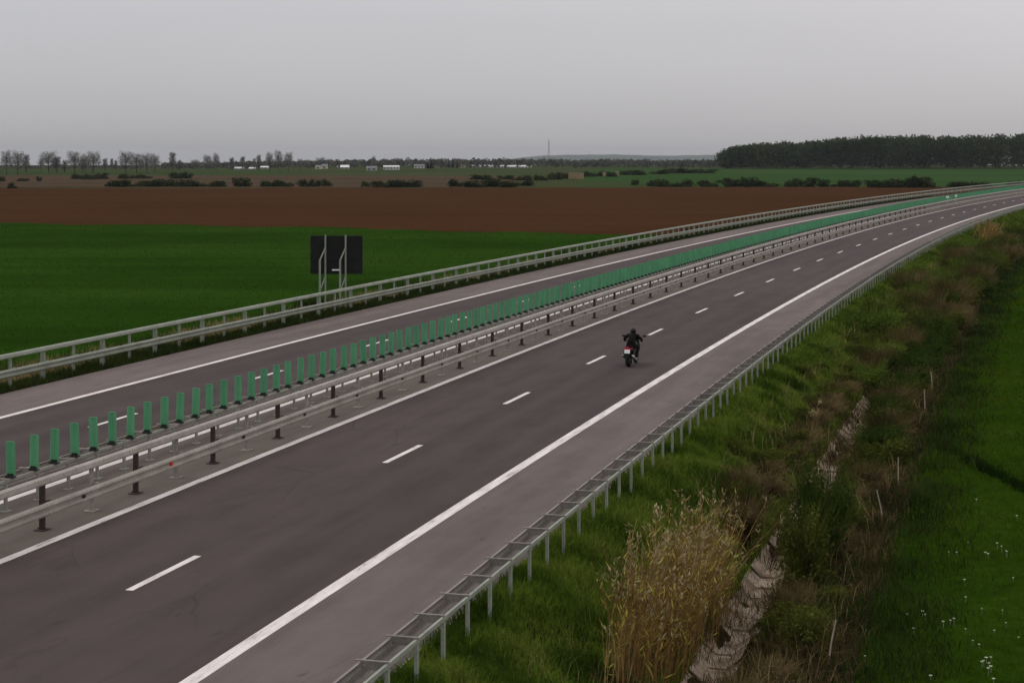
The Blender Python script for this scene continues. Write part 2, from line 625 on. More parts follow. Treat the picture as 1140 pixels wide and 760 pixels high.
# ------------------------------------------------------------------ ground beside the road
SG = np.concatenate([np.arange(-70, 120, .6), np.arange(120, 200, 2.), np.arange(200, 701, 5.)])
ribbon('verge', np.concatenate([np.arange(RA, 14.0, .28), [14.0]]), SG, soil, M['verge'])
ribbon('verge', [-22.6, -22.1, -21.6, -21, -20.5, -20, -19.5, -19, -18.6, LA], SR, soil, M['verge'])
SM = np.concatenate([np.arange(-70, 160, 1.2), np.arange(160, 701, 8.)])


def meadow_z(S, D):
    P = soil(S, D)
    x, y = P[..., 0], P[..., 1]
    P[..., 2] += np.where(D > 14.05, .05 * np.sin(x * .9 + y * .4) * np.sin(y * .55 - x * .2) + .04 * np.sin(x * 2.3 - y * 1.1), 0)
    # the shallow furrow that crosses the meadow
    px = np.array([13.6, 14.7, 14.9, 15.3, 16.5])
    py = np.array([66., 60.8, 56.7, 51.4, 44.])
    dist = np.abs(x - np.interp(-y, -py, px)) + np.where((y > 62) | (y < 42), 3, 0)
    P[..., 2] -= .22 * np.exp(-(dist / .45) ** 2)
    return P


ribbon('meadow', np.concatenate([np.arange(14, 30, .5), [32, 36, 42, 50, 80, 160, 300]]), SM, meadow_z, M['meadow'])


def far_z(S, D):
    P = rp(S, D, 0)
    drop = np.clip(P[..., 1] - 1550, 0, None) * .05
    P[..., 2] = -1.2 - np.minimum(drop, 60)
    return P


SF = np.concatenate([np.arange(-400, -70, 30.), np.arange(-70, 701, 10.), np.arange(750, 1800, 50.), np.arange(2000, 9001, 500.)])
ribbon('ground', np.concatenate([[-7000, -5000, -3500, -2500, -1800], np.arange(-1400, -100, 50.), [-100, -60, -40, -30, -22.6]]), SF, far_z, M['base'])


def polygon(name, pts, mat, z):
    me = bpy.data.meshes.new(name)
    me.from_pydata([(p[0], p[1], z) for p in pts], [], [list(range(len(pts)))])
    me.materials.append(mat)
    o = bpy.data.objects.new(name, me)
    COL.objects.link(o)
    return struct(o)


def edge_pts(s0, s1, d, n=30):
    return [tuple(p) for p in rp(np.linspace(s0, s1, n), d, 0)]


def s_where(Yt, d):
    ss = np.arange(-60, 700, .5)
    return float(ss[np.argmin(abs(rp(ss, d, 0)[:, 1] - Yt))])


sA, sB = s_where(212, -22.8), s_where(512, -22.8)
eA = [(x_ + random.uniform(-.5, .5), y_, z_) for x_, y_, z_ in edge_pts(-60, sA, -26.0, 90)]
eB = edge_pts(sA, sB, -26.0, 60)
farA = []
for k in range(120):
    x_ = 8 - 328 * k / 119
    farA.append((x_, float(np.interp(x_, [-320, -160, -70.5, -26.5, -10, 10], [285, 262, 247, 236, 224, 213])) + random.uniform(-2.2, 2.2) + 1.6 * math.sin(k * .7)))
farB = [(x_, float(np.interp(x_, [-420, -300, -110, -18, 61], [496, 498, 503, 508, 514])) + random.uniform(-5, 5)) for x_ in np.linspace(61, -420, 90)]
polygon('wheat_field', eA + farA + [(-320, -20)], M['wheat'], -1.16)
polygon('ploughed_field', eB + farB + [(-420, 292)] + [(x, y + .0) for x, y in reversed(farA)], M['plough'], -1.15)
polygon('green_field', [(25, 640), (60, 535), (110, 527), (190, 535), (520, 640), (560, 1160), (60, 1160), (30, 900)], M['farfield'], -1.14)
polygon('fallow_field', [(-420, 520), (-15, 515), (5, 640), (10, 760), (-90, 800), (-420, 780)], M['tan_field'], -1.13)
polygon('pale_field', [(-420, 905), (-110, 905), (-112, 960), (-420, 960)], M['farfield'], -1.12)

# far low wooded ridge
ss = np.linspace(-400, 2400, 90)
mb_v = []
for i, x in enumerate(ss):
    top = 4.5 + 3.2 * math.sin(x * .0042 + 1) + 1.8 * math.sin(x * .014) + .9 * math.sin(x * .05)
    top = -62 + (62 + top) * (min(1, max(0.0, (x + 100) / 420)) ** .3)
    mb_v += [(x, 8800, -64), (x, 9000, -62 + (62 + top) * .8), (x, 9200, top), (x, 9600, -62 + (62 + top) * .8), (x, 10200, -64)]
n = 5
Q = [(i * n + k, (i + 1) * n + k, (i + 1) * n + k + 1, i * n + k + 1) for i in range(len(ss) - 1) for k in range(n - 1)]
o = bpy.data.objects.new('hills', npmesh('hills', np.array(mb_v), np.array(Q), M['hill']))
COL.objects.link(o)
struct(o)

# concrete drainage ditch: jittered slabs half buried in the verge
mb = MB()
for k, s0 in enumerate(np.arange(-26, 56, 1.0)):
    j = random.uniform(-.05, .05)
    zb = random.uniform(-.03, .03)
    prof = [(10.72 + j, -1.55), (11.0 + j, -1.80), (11.34 + j, -1.80), (11.66 + j, -1.55), (11.6 + j, -1.63), (11.3 + j, -1.92), (11.03 + j, -1.92), (10.77 + j, -1.63)]
    mb.sweep([(d, z + zb + .02) for d, z in prof], [s0 + .02, s0 + random.uniform(.9, .97)])
o = mb.build('drainage_ditch', M['concrete'])
struct(o)

# ------------------------------------------------------------------ crash barriers
def wbeam(d0, side, zc, th=.02):
    """closed W profile, its face turned to side (+1 right, -1 left)"""
    a = [(.0, .155), (.075, .115), (.085, .075), (.02, .03), (.02, -.03), (.085, -.075), (.075, -.115), (.0, -.155)]
    f_ = [(d0 + side * x, zc + z) for x, z in a]
    b_ = [(d0 + side * (x - th), zc + z * .97) for x, z in reversed(a)]
    return f_ + b_


def lap_joints(m, d0, side, zc, s0, step):
    for k in range(48):
        sj = s0 + step * k
        prof = wbeam(d0 + side * .006, side, zc, .034)
        m.sweep([(d, zc + (z - zc) * 1.03) for d, z in prof], [sj, sj + .32])
        for zz in (-.075, .075):
            for ds in (.06, .24):
                m.box((.03, .03, .03), frame_at(sj + ds, d0 + side * .095, zc + zz))


def split_build(name, root, items, mat, kids=None, cap=100):
    """items: builders in order of how large they show; the first ones are parts of their own, the rest one part"""
    rest = MB()
    restk = MB()
    for i, fn in enumerate(items):
        if i < cap:
            m = MB()
            o_ = fn(m)
            p = m.build(name, o_ or mat, root)
            if kids:
                kk = MB()
                kids[1](i, kk)
                kk.build(kids[0], kids[2], p)
        else:
            fn(rest)
            if kids:
                kids[1](i, rest)
    if rest.v:
        o = rest.build(name, mat, root)
        o['kind'] = 'stuff'


def frame_at(s, d, z):
    th = float(heading(s))
    return Matrix.Translation(rpv(s, d, z)) @ Matrix.Rotation(-th, 4, 'Z')     # local x to the right, y along the road


SB = np.concatenate([np.arange(-64, 120, 1.5), np.arange(120, 690, 4.)])


def tall_barrier(label, d_post, side, phase, mats, s0=-50, s1=640, refl=None, big_dark=True):
    root = empty('crash_barrier')
    tag(root, label, 'crash barrier')
    post_m, dark_m, rail_m = mats
    d_rail = d_post + side * .10
    top = [(-.09, 1.08), (.09, 1.08), (.115, 1.12), (.09, 1.22), (.04, 1.245), (-.04, 1.245), (-.09, 1.22), (-.115, 1.12)]
    MB().sweep([(d_rail + x, z) for x, z in top], SB).build('top_rail', rail_m, root)
    gb = MB().sweep(wbeam(d_post + side * .30, side, .55), SB)
    lap_joints(gb, d_post + side * .30, side, .55, phase - 9.4, 4.5)
    for k in range(40):
        sj = phase - 12.3 + 4.5 * k
        gb.sweep([(d_rail + x * 1.07, 1.16 + (z - 1.16) * 1.07) for x, z in top], [sj, sj + .3])
    gb.build('guard_beam', rail_m, root)
    ks = [k for k in range(int((s0 - phase) / 2.25), int((s1 - phase) / 2.25))]

    def key(k):
        s = phase + 2.25 * k
        Y = float(rp(s, d_post)[1])
        x = float(rp(s, d_post)[0])
        return (0 if abs(x) < Y * .31 and Y > 20 else 1, Y)
    ks.sort(key=key)

    def mk(k):
        s = phase + 2.25 * k

        def fn(m):
            z0 = float(soil_z(s, d_post)) - float(zr(s)) if abs(d_post) > 18 else 0.
            hgt = 1.08 - z0
            wide = k % 2 == 0
            wx = (.11 if wide else .06) if big_dark else (.17 if wide else .07)
            m.box((wx, .10 if wide else .13, hgt), frame_at(s, d_post, z0 + hgt / 2))
            m.box((.05, .14, .3), frame_at(s, d_post + side * .15, .55))      # flange behind the beam
            m.box((.20, .08, .10), frame_at(s, d_post + side * .2, .55))      # spacer to the beam
            if abs(d_post) < 18:
                m.box((.28, .30, .02), frame_at(s, d_post, .012))
                for bx in (-.1, .1):
                    m.box((.03, .03, .03), frame_at(s, d_post + bx, .036))
            return dark_m if (wide and big_dark) else post_m
        return fn
    split_build('post', root, [mk(k) for k in ks], post_m)
    if refl:
        for i, s in enumerate(np.arange(refl[0], 120, 4.5)):
            red = i == refl[1]
            m = MB().box((.03, .12, .10 if red else .07), frame_at(float(s), d_post + side * .345, .55))
            o = m.build('reflector', M['red_ref'] if red else M['dark_ref'], root)
            if red:
                o['label'] = 'red reflector'
    return root


def low_barrier(label, d_beam, d_rear, phase, step, mats, s0=-50, s1=640, base=0.):
    """guard beam on arms from a row of posts that carry a thin rear rail"""
    root = empty('crash_barrier')
    tag(root, label, 'crash barrier')
    post_m, rail_m = mats
    side = 1 if d_beam > d_rear else -1
    MB().sweep(wbeam(d_beam, side, .60), SB).build('guard_beam', rail_m, root)
    MB().sweep([(d_rear - .025, .695), (d_rear + .025, .695), (d_rear + .025, .765), (d_rear - .025, .765)], SB).build('rear_rail', post_m, root)
    ks = list(range(int((s0 - phase) / step), int((s1 - phase) / step)))

    def key(k):
        p = rp(phase + step * k, d_rear)
        return (0 if abs(p[0]) < p[1] * .31 and p[1] > 20 else 1, float(p[1]))
    ks.sort(key=key)

    def mk(k):
        s = phase + step * k

        def fn(m):
            z0 = base
            m.box((.055, .10, .67 - z0), frame_at(s, d_rear, (.67 + z0) / 2))
            if base > -.01:
                m.box((.2, .26, .02), frame_at(s, d_rear, .012))
        return fn

    def arm(i, m):
        s = phase + step * ks[i]
        m.box((abs(d_rear - d_beam) + .10, .05, .025), frame_at(s, (d_rear + d_beam) / 2 + side * .02, .785))
        m.box((abs(d_rear - d_beam) - .06, .02, .12), frame_at(s, (d_rear + d_beam) / 2, .71))
    split_build('post', root, [mk(k) for k in ks], post_m, ('arm', arm, rail_m))
    return root


tall_barrier('tall grey crash barrier on the near side of the median, with dark posts', -4.60, 1, -10.4, (M['galv_pink'], M['rust_and_shade'], M['galv_pink']), refl=(-9.1 - 4.5 * 2, 3))
tall_barrier('tall pale crash barrier between the far hard shoulder and the green wheat field', -19.05, 1, 13.6, (M['galv_green'], M['galv_green'], M['galv_green']), big_dark=False)
low_barrier('low grey barrier in the median that carries the green screens', -7.02, -6.55, -8.8, 1.475, (M['galv'], M['galv_pink']))
low_barrier('low crash barrier with cross arms along the grassy near verge', 7.05, 7.50, -19.3, 1.43, (M['galv_green'], M['galv_dull']), base=-.12)

# ------------------------------------------------------------------ green anti-glare panels on the median barrier
def panel_mesh():
    prof = [(-.115, .012), (-.09, -.004), (-.03, .006), (0, .022), (.03, .006), (.09, -.004), (.115, .012)]
    back = [(x, y - .014) for x, y in reversed(prof)]
    ring = prof + back
    zs = [.03, .06, .83, .875]
    ks = [.78, 1.06, 1.06, .98]
    m = MB()
    m.loft([[(x * k, y, z) for x, y in ring] for z, k in zip(zs, ks)])
    m.box((.20, .03, .02), Matrix.Translation((0, .0, .872)))
    return m.mesh('glare_panel', M['green'])


def foot_mesh():
    m = MB()
    m.box((.22, .16, .03), Matrix.Translation((0, 0, .012)))
    m.box((.16, .08, .08), Matrix.Translation((0, 0, .06)))
    m.tube([(-.12, -.05, .03), (.0, .0, .07)], .018, 6)
    return m.mesh('foot', M['black'])


PM, FM = panel_mesh(), foot_mesh()
p0 = bpy.data.objects.new('glare_panel', PM)
COL.objects.link(p0)
tag(p0, 'narrow upright green anti-glare panel on a black foot on the median barrier', 'anti-glare panel', 'green anti-glare panels along the median')
f0 = bpy.data.objects.new('foot', FM)
COL.objects.link(f0)
f0.parent = p0
PZ, PD = .775, -6.58
first = True
restV = MB()
pv = np.array([v.co for v in PM.vertices])
fv = np.array([v.co for v in FM.vertices])
pf = [tuple(p.vertices) for p in PM.polygons]
ff = [tuple(p.vertices) for p in FM.polygons]
NP = 0
for k in range(-6, 640):
    s = -8.5 + 1.0 * k + random.uniform(-.03, .03)
    if k in (133, 134):
        pass
    mat4 = frame_at(s, PD, PZ) @ Matrix.Rotation(R(random.gauss(0, 3)), 4, 'Z') @ Matrix.Rotation(R(random.gauss(0, 1.3)), 4, 'Y')
    if NP < 300:
        o = p0 if first else copy_tree(p0)
        first = False
        o.matrix_world = mat4
        NP += 1
    else:
        A = np.array(mat4)
        restV.add(pv @ A[:3, :3].T + A[:3, 3], pf)
o = restV.build('glare_panel', M['green'])
tag(o, 'far run of green anti-glare panels merging into one band on the bend', 'anti-glare panels', 'green anti-glare panels along the median', 'stuff')

# two white boxes standing in for unidentified white spots among the far screens
for (px, py, lab) in ((1055, 217.5, 'small white delineator among the far green screens, the brighter and larger of two'), (1064.5, 213.5, 'small white delineator among the far green screens, the fainter and farther of two')):
    ss_ = np.arange(150, 600, .5)
    q_ = rp(ss_, -6.2, 1.3)
    j = int(np.argmin(abs(570 + F * q_[:, 0] / q_[:, 1] - px)))
    m = MB()
    m.box((.45 if px < 1060 else .35, .12, .34), Matrix.Translation((0, 0, 1.45)))
    m.box((.03, .03, 1.3), Matrix.Translation((0, 0, .65)))
    o = m.build('marker', M['plate'])
    o.matrix_world = frame_at(float(ss_[j]), -6.2, 0)
    tag(o, lab, 'marker', 'white markers in the median')

# ------------------------------------------------------------------ the road sign seen from behind
sgn_s = 45.0
base = rpv(sgn_s, -20.9, -.45)
Ys = base.y
sr = empty('road_sign', base)
tag(sr, 'large road sign seen from its dark back on two pale truss posts', 'road sign')
th = float(heading(sgn_s))
xl, xr = (345.5 - 570) / F * Ys, (403.5 - 570) / F * Ys
zt, zb = H - (262.5 - HZ) / F * Ys, H - (305 - HZ) / F * Ys
pm = MB().box((xr - xl, .05, zt - zb), Matrix.Translation(((xl + xr) / 2, Ys + .09, (zt + zb) / 2)))
for zz in np.linspace(zb + .25, zt - .25, 4):
    pm.box((xr - xl - .06, .04, .07), Matrix.Translation(((xl + xr) / 2, Ys + .05, zz)))
pm.build('sign_panel', M['sign_back'], sr, origin=base)
for px in (362.3, 384.8):
    x = (px - 570) / F * Ys
    xb = x - .28
    zbend, zj = H - (289 - HZ) / F * Ys, H - (279 - HZ) / F * Ys
    zd = H - (308 - HZ) / F * Ys
    zd2 = H - (319 - HZ) / F * Ys
    m = MB()
    m.box((.09, .08, zt - base.z + .25), Matrix.Translation((x, Ys - .02, (zt + base.z - .25) / 2 + .05)))
    po = m.build('post', M['galv_green'], sr, origin=base)
    m = MB().box((.11, .10, zbend - base.z + .4), Matrix.Translation((xb, Ys - .32, (zbend + base.z - .4) / 2)))
    m.build('back_leg', M['galv_green'], po)
    m = MB().tube([(xb, Ys - .32, zbend - .02), (x, Ys - .06, zj + .15)], .045, 6)
    m.tube([(xb, Ys - .32, zd2 - .25), (x, Ys - .06, zd)], .035, 6)
    m.build('brace', M['galv_green'], po)
    for ch in po.children:
        ch.data.transform(Matrix.Translation(-Vector(base)))
    if px > 380:
        m = MB().box((.42, .05, .07), Matrix.Translation(((374.5 - 570) / F * Ys, Ys - .36, H - (300 - HZ) / F * Ys)))
        b_ = m.build('bracket', M['plate'], po)
        b_.data.transform(Matrix.Translation(-Vector(base)))

# ------------------------------------------------------------------ grass and weeds (uncountable ground cover)
def blades(name, P, h, w, lean, mat, label, seg=2, cat='grass', curl=.5):
    """P (N,3) roots; h, w, lean arrays"""
    N = len(P)
    a = rng.uniform(0, 2 * np.pi, N)
    b = rng.uniform(0, 2 * np.pi, N)
    side = np.stack([np.cos(a), np.sin(a), np.zeros(N)], -1) * (w / 2)[:, None]
    ln = np.stack([np.cos(b), np.sin(b), np.zeros(N)], -1) * (lean * h)[:, None]
    up = np.array([0, 0, 1.])
    v = [P - side, P + side]
    if seg == 2:
        mid = P + up * (h * .6)[:, None] + ln * .35
        v += [mid - side * .8, mid + side * .8, P + up * (h * (1 - .25 * lean))[:, None] + ln]
        V = np.stack(v, 1).reshape(-1, 3)
        i = np.arange(N)[:, None] * 5
        T = np.concatenate([i + [0, 1, 3], i + [0, 3, 2], i + [2, 3, 4]], 1).reshape(-1, 3)
    else:
        v += [P + up * (h * (1 - .2 * lean))[:, None] + ln]
        V = np.stack(v, 1).reshape(-1, 3)
        i = np.arange(N)[:, None] * 3
        T = (i + [0, 1, 2]).reshape(-1, 3)
    o = bpy.data.objects.new(name, npmesh(name, V, T, mat, tri=True))
    COL.objects.link(o)
    return tag(o, label, cat, None, 'stuff')


def scatter(n, s0, s1, d0, d1, pw=1.0, clump=None, zf=soil):
    """random (s,d); denser near the camera with pw > 1"""
    s = s0 + (s1 - s0) * rng.uniform(0, 1, n) ** pw
    d = rng.uniform(d0, d1, n)
    if clump is not None:
        keep = rng.uniform(0, 1, n) < clump(s, d)
        s, d = s[keep], d[keep]
    P = zf(s, d)
    Y = P[:, 1]
    ok = (np.abs(P[:, 0]) < Y * .31 + 2) & (Y > 22)
    return s[ok], d[ok], P[ok]


def fsin(s, d, a=.31, b=1.3, c=0.):
    return .5 + .25 * np.sin(s * a + 2.1 * np.sin(d * b * .5 + c) + c) + .25 * np.sin(s * a * 2.7 - d * b + 2 * c)


def hw(n, P, h0, h1, wpx=.8, wmin=.006):
    h = rng.uniform(h0, h1, n)
    w = np.maximum(wmin, wpx * P[:, 1] / 1747.) * rng.uniform(.6, 1.2, n)
    return h, w


# lush verge between barrier and ditch
s, d, P = scatter(270000, -24, 330, 6.93, 10.75, 2.3, lambda s, d: np.clip(1.75 - np.abs(d - 8.0) / 2.4 + .3 * (fsin(s, d) - .5), .05, 1))
h, w = hw(len(P), P, .14, .42, 1.0)
h *= np.clip((d - 6.5) / .6, .7, 1) * (.6 + .8 * fsin(s, d, .9, 2.2, 1.))
blades('grass', P, h, w, rng.uniform(.2, .9, len(P)), M['grass'], 'tall lush green grass on the slope below the near barrier')
# dry and brown grass around the ditch
s, d, P = scatter(130000, -24, 330, 9.6, 14.3, 2.1, lambda s, d: np.clip(fsin(s, d, .6, 1.7, 2.) * 1.3, .1, 1) * np.where((d > 10.9) & (d < 11.5), .3 + .7 * (fsin(s, d, .45, .4, 1.) > .5), 1) * np.clip((14.3 - d) * 1.6, 0, 1))
h, w = hw(len(P), P, .15, .55, .8)
blades('dry_grass', P, h, w, rng.uniform(.3, 1.3, len(P)), M['grass_dry'], 'brown withered grass tangled along both sides of the ditch')
s, d, P = scatter(150000, -24, 330, 11.6, 16.5, 2.1, lambda s, d: np.clip((fsin(s, d, .5, 1.1, 5.) * 1.2 + .2) * np.clip((16.2 - d) / 2.4, 0, 1) * np.clip((d - 11.4) / 1.5, .2, 1), 0, 1))
h, w = hw(len(P), P, .12, .42, 1.0)
blades('grass', P, h, w, rng.uniform(.2, .9, len(P)), M['weed_dark'], 'dark green weeds between the ditch and the meadow')
# meadow
s, d, P = scatter(380000, -24, 300, 13.2, 34, 2.0, lambda s, d: np.clip((d - 13.2 + .9 * (fsin(s, d, .7, 1.9, 2.) - .5)) / 1.1, 0, 1), lambda S, D: np.where((D > 14.0)[..., None], meadow_z(S, D), soil(S, D)))
h, w = hw(len(P), P, .06, .17, 1.1)
h *= .7 + .6 * fsin(s, d, .5, .9, 3.)
blades('meadow_grass', P, h, w, rng.uniform(.2, .8, len(P)), M['grass_meadow'], 'short green meadow grass right of the ditch', 1)
s, d, P = scatter(5000, -24, 140, 8.6, 13.6, 1.5)
h, w = hw(len(P), P, .4, 1.0, .6)
blades('dead_stalks', P, h, w, rng.uniform(.1, 1.2, len(P)), M['grass_straw'], 'scattered pale dead stalks standing in the scrub along the ditch')
Yf = rng.uniform(44, 65, 9000)
P = np.stack([np.interp(-Yf, [-66., -60.8, -56.7, -51.4, -44.], [13.6, 14.7, 14.9, 15.3, 16.5]) + rng.normal(0, .22, 9000), Yf, np.full(9000, -1.42)], -1)
h, w = hw(len(P), P, .12, .34, 1.1)
blades('grass', P, h, w, rng.uniform(.2, .9, len(P)), M['weed_furrow'], 'darker rank grass along the furrow that crosses the meadow', 1)
# left verge strip and what grows behind the far barrier
s, d, P = scatter(80000, -14, 300, -20.4, -18.2, 1.6)
h, w = hw(len(P), P, .10, .30, 1.0)
blades('grass', P, h, w, rng.uniform(.2, .9, len(P)), M['weed_dark'], 'dark grass strip under the far crash barrier', 1)
s, d, P = scatter(110000, -14, 300, -26.8, -20.3, 1.5, lambda s, d: np.clip((fsin(s, d, .33, .6, 1.) - .35) * 3, 0, 1))
h, w = hw(len(P), P, .25, .7, 1.0)
blades('dry_grass', P, h, w, rng.uniform(.2, .8, len(P)), M['grass_straw'], 'yellow withered grass behind the far crash barrier', 1)
s, d, P = scatter(120000, -14, 300, -27.0, -20.0, 1.5, lambda s, d: np.clip((.75 - fsin(s, d, .33, .6, 1.)) * 2.5, 0, 1))
h, w = hw(len(P), P, .2, .6, 1.2)
h *= 1 + 1.2 * (fsin(s, d, .13, .2, 4.) > .86)
blades('grass', P, h, w, rng.uniform(.2, .9, len(P)), M['weed_dark'], 'dark tall weeds behind the far crash barrier', 1)
# wheat
N = 70000
Y = 78 + 165 * rng.uniform(0, 1, N) ** 1.5
X = rng.uniform(-.31, .09, N) * Y
xr_ = np.interp(Y, rp(np.linspace(-60, sA, 60), -26.3)[:, 1], rp(np.linspace(-60, sA, 60), -26.3)[:, 0])
far_edge = np.interp(X, [-160, -70.5, -26.5, -10, 10], [262, 247, 236, 224, 213])
ok = (X < xr_) & (Y < far_edge)
P = np.stack([X[ok], Y[ok], np.full(ok.sum(), -1.16)], -1)
h, w = hw(len(P), P, .03, .08, 1.3)
blades('wheat', P, h, w, rng.uniform(.2, .7, len(P)), mat_leaf('wheat_blades', [(.016, .044, .0035), (.020, .053, .0045), (.024, .057, .005)], .9, .6, .3, soft=True, stretch=(.012, .22, 1)), 'young green wheat covering the field behind the far barrier', 1, 'wheat')


# ------------------------------------------------------------------ leafy and twiggy plants
def leaf_cloud(n, lobes, size, flat_=.4, elong=1.6):
    """n leaf quads spread through a set of ellipsoid lobes [(c, r)]"""
    L = len(lobes)
    wts = np.array([r[0] * r[1] * r[2] for c, r in lobes])
    pick = rng.choice(L, n, p=wts / wts.sum())
    C = np.array([c for c, r in lobes])[pick]
    RR = np.array([r for c, r in lobes])[pick]
    u = rng.normal(size=(n, 3))
    u /= np.linalg.norm(u, axis=1)[:, None]
    rad = rng.uniform(0, 1, n) ** .45
    rad *= 1 + rng.normal(0, .10, n)
    P = C + u * RR * rad[:, None]
    a = rng.normal(size=(n, 3))
    a /= np.linalg.norm(a, axis=1)[:, None]
    b = np.cross(a, rng.normal(size=(n, 3)))
    b /= np.linalg.norm(b, axis=1)[:, None]
    sz = size * rng.uniform(.5, 1.4, n)
    a = a * (sz * elong / 2)[:, None]
    b = b * (sz / 2)[:, None]
    V = np.stack([P - a, P - b * .8, P + a, P + b * .8], 1)
    return V


def quads_obj(name, V, mat, parent=None):
    V = V.reshape(-1, 3)
    Q = np.arange(len(V)).reshape(-1, 4)
    o = bpy.data.objects.new(name, npmesh(name, V, Q, mat))
    COL.objects.link(o)
    if parent:
        o.parent = parent
    return o


def twig_quads(n, spread, hgt, w, bend=.5):
    """thin upward shoots: 3 quads each"""
    a = rng.uniform(0, 2 * np.pi, n)
    r0 = rng.uniform(0, .35, n) * spread
    r1 = r0 + rng.uniform(.1, 1., n) * spread * bend
    z1 = hgt * rng.uniform(.45, 1.05, n)
    dirv = np.stack([np.cos(a), np.sin(a), np.zeros(n)], -1)
    sd = np.stack([-np.sin(a + 1), np.cos(a + 1), np.zeros(n)], -1) * w / 2
    pts = [dirv * r0[:, None], dirv * (r0 * .6 + r1 * .3)[:, None] + np.array([0, 0, 1]) * (z1 * .55)[:, None], dirv * r1[:, None] + np.array([0, 0, 1]) * z1[:, None]]
    out = []
    for i in range(2):
        out.append(np.stack([pts[i] - sd, pts[i] + sd, pts[i + 1] + sd * .6, pts[i + 1] - sd * .6], 1))
    return np.concatenate(out)


def shrub_proto(kind):
    """unit shrub about 1 m wide and 1 m tall"""
    root = empty('shrub')
    lob = [((rng.uniform(-.28, .28), rng.uniform(-.28, .28), rng.uniform(.25, .72)), (rng.uniform(.12, .3), rng.uniform(.12, .3), rng.uniform(.12, .28))) for _ in range(9)]
    if kind == 'bramble':
        quads_obj('foliage', np.concatenate([twig_quads(620, .42, 1.0, .009, 1.1), leaf_cloud(800, lob, .032)]), M['bramble'], root)
    else:
        up = [((c[0] * 1.15, c[1] * 1.15, c[2] + .12), (r[0] * .8, r[1] * .8, r[2] * 1.1)) for c, r in lob]
        quads_obj('foliage', np.concatenate([leaf_cloud(1700, up, .036), twig_quads(260, .42, 1.08, .008, 1.1), leaf_cloud(400, [((0, 0, .2), (.45, .45, .2))], .045)]), M[kind], root)
    m = MB()
    for k in range(5):
        a = 2 * math.pi * k / 5 + random.uniform(-.4, .4)
        m.tube([(0, 0, -.05), (.12 * math.cos(a), .12 * math.sin(a), .3), (.26 * math.cos(a), .26 * math.sin(a), .72)], [.018, .012, .004], 5)
    m.build('stem', M['twig'], root)
    return root


protos = {k: [shrub_proto(k) for _ in range(3)] for k in ('bramble', 'olive', 'darkleaf', 'brightleaf')}
used = set()
WORD = {'bramble': 'brown twiggy bramble bush', 'olive': 'olive green bush', 'darkleaf': 'dark green bush', 'brightleaf': 'bright green weedy bush'}


def place_from(pool, i):
    p = pool[i % len(pool)]
    if p.name in used:
        return copy_tree(p)
    used.add(p.name)
    return p


# (s, d, width, height, kind)
shrubs = []


def drow(s0, s1, step, d0, d1, kinds, w0, w1, h0, h1):
    s_ = s0
    while s_ < s1:
        g_ = 1 + max(0, s_) / 160
        shrubs.append((s_ + random.uniform(-.4, .4), random.uniform(d0, d1), random.uniform(w0, w1) * g_, random.uniform(h0, h1) * (.85 + .15 * g_), random.choice(kinds)))
        s_ += step * g_ * random.uniform(.8, 1.2)


drow(-15, 10, 1.7, 12.0, 13.1, ['bramble', 'bramble', 'olive'], 1.2, 1.8, .5, 1.0)
drow(-2, 30, 1.6, 9.5, 10.6, ['bramble', 'olive', 'bramble', 'olive'], 1.2, 2.0, .9, 1.6)
drow(10, 60, 1.8, 12.0, 13.5, ['bramble', 'olive', 'darkleaf', 'bramble'], 1.4, 2.3, 1.1, 1.9)
drow(30, 150, 2.3, 9.4, 10.9, ['olive', 'bramble', 'brightleaf', 'olive'], 1.5, 2.5, 1.2, 2.0)
drow(40, 150, 2.4, 10.9, 11.9, ['bramble', 'darkleaf', 'olive', 'olive'], 1.6, 2.5, 1.3, 2.2)
drow(60, 160, 2.6, 12.1, 13.6, ['olive', 'darkleaf', 'bramble'], 1.6, 2.5, 1.3, 2.2)
drow(160, 300, 4.0, 10.0, 13.4, ['olive', 'darkleaf', 'bramble', 'olive'], 1.5, 2.0, .8, 1.3)
drow(3, 120, 4.0, 8.3, 9.4, ['brightleaf', 'brightleaf', 'olive'], 1.0, 1.9, .35, .6)
shrubs.append((-5.6, 12.3, 1.7, 1.9, 'olive'))
shrubs.append((-3.6, 12.5, 1.8, 2.3, 'darkleaf'))
shrubs.append((-.6, 12.3, 1.7, 2.0, 'olive'))
shrubs.sort()
cnt = {}
SIDE = lambda d: 'on the slope between barrier and ditch' if d < 10.7 else ('choking the ditch' if d < 12 else 'between ditch and meadow')
for (s_, d_, w_, h_, k_) in shrubs:
    if d_ > 11.9 and 3 < s_ < 42:
        d_, h_ = min(d_, 12.8), min(h_, 1.15)
    h_ = min(h_, 2.3)
    if 9.4 < d_ < 10.7 and 4 < s_ < 34:
        d_, h_ = min(d_, 10.0), min(h_, .7)
    if 11.9 < d_ and 4 < s_ < 34:
        d_ = max(d_, 12.4)
    o = place_from(protos[k_], len(cnt) * 7 + int(abs(s_) * 3))
    p = soil(s_, d_)
    o.location = (p[0], p[1], p[2] - .06)
    o.rotation_euler = (0, 0, random.uniform(0, 6.28))
    o.scale = (w_, w_ * random.uniform(.85, 1.15), h_)
    key = (k_, SIDE(d_))
    i = cnt.get(key, 0)
    cnt[key] = i + 1
    tag(o, '%s %s, %s up the road' % (WORD[k_], SIDE(d_), ORD[i]), 'bush', 'bushes along the drainage ditch')
for k, ps in protos.items():
    for p in ps:
        if p.name not in used:
            for ch in list(p.children):
                bpy.data.objects.remove(ch)
            bpy.data.objects.remove(p)

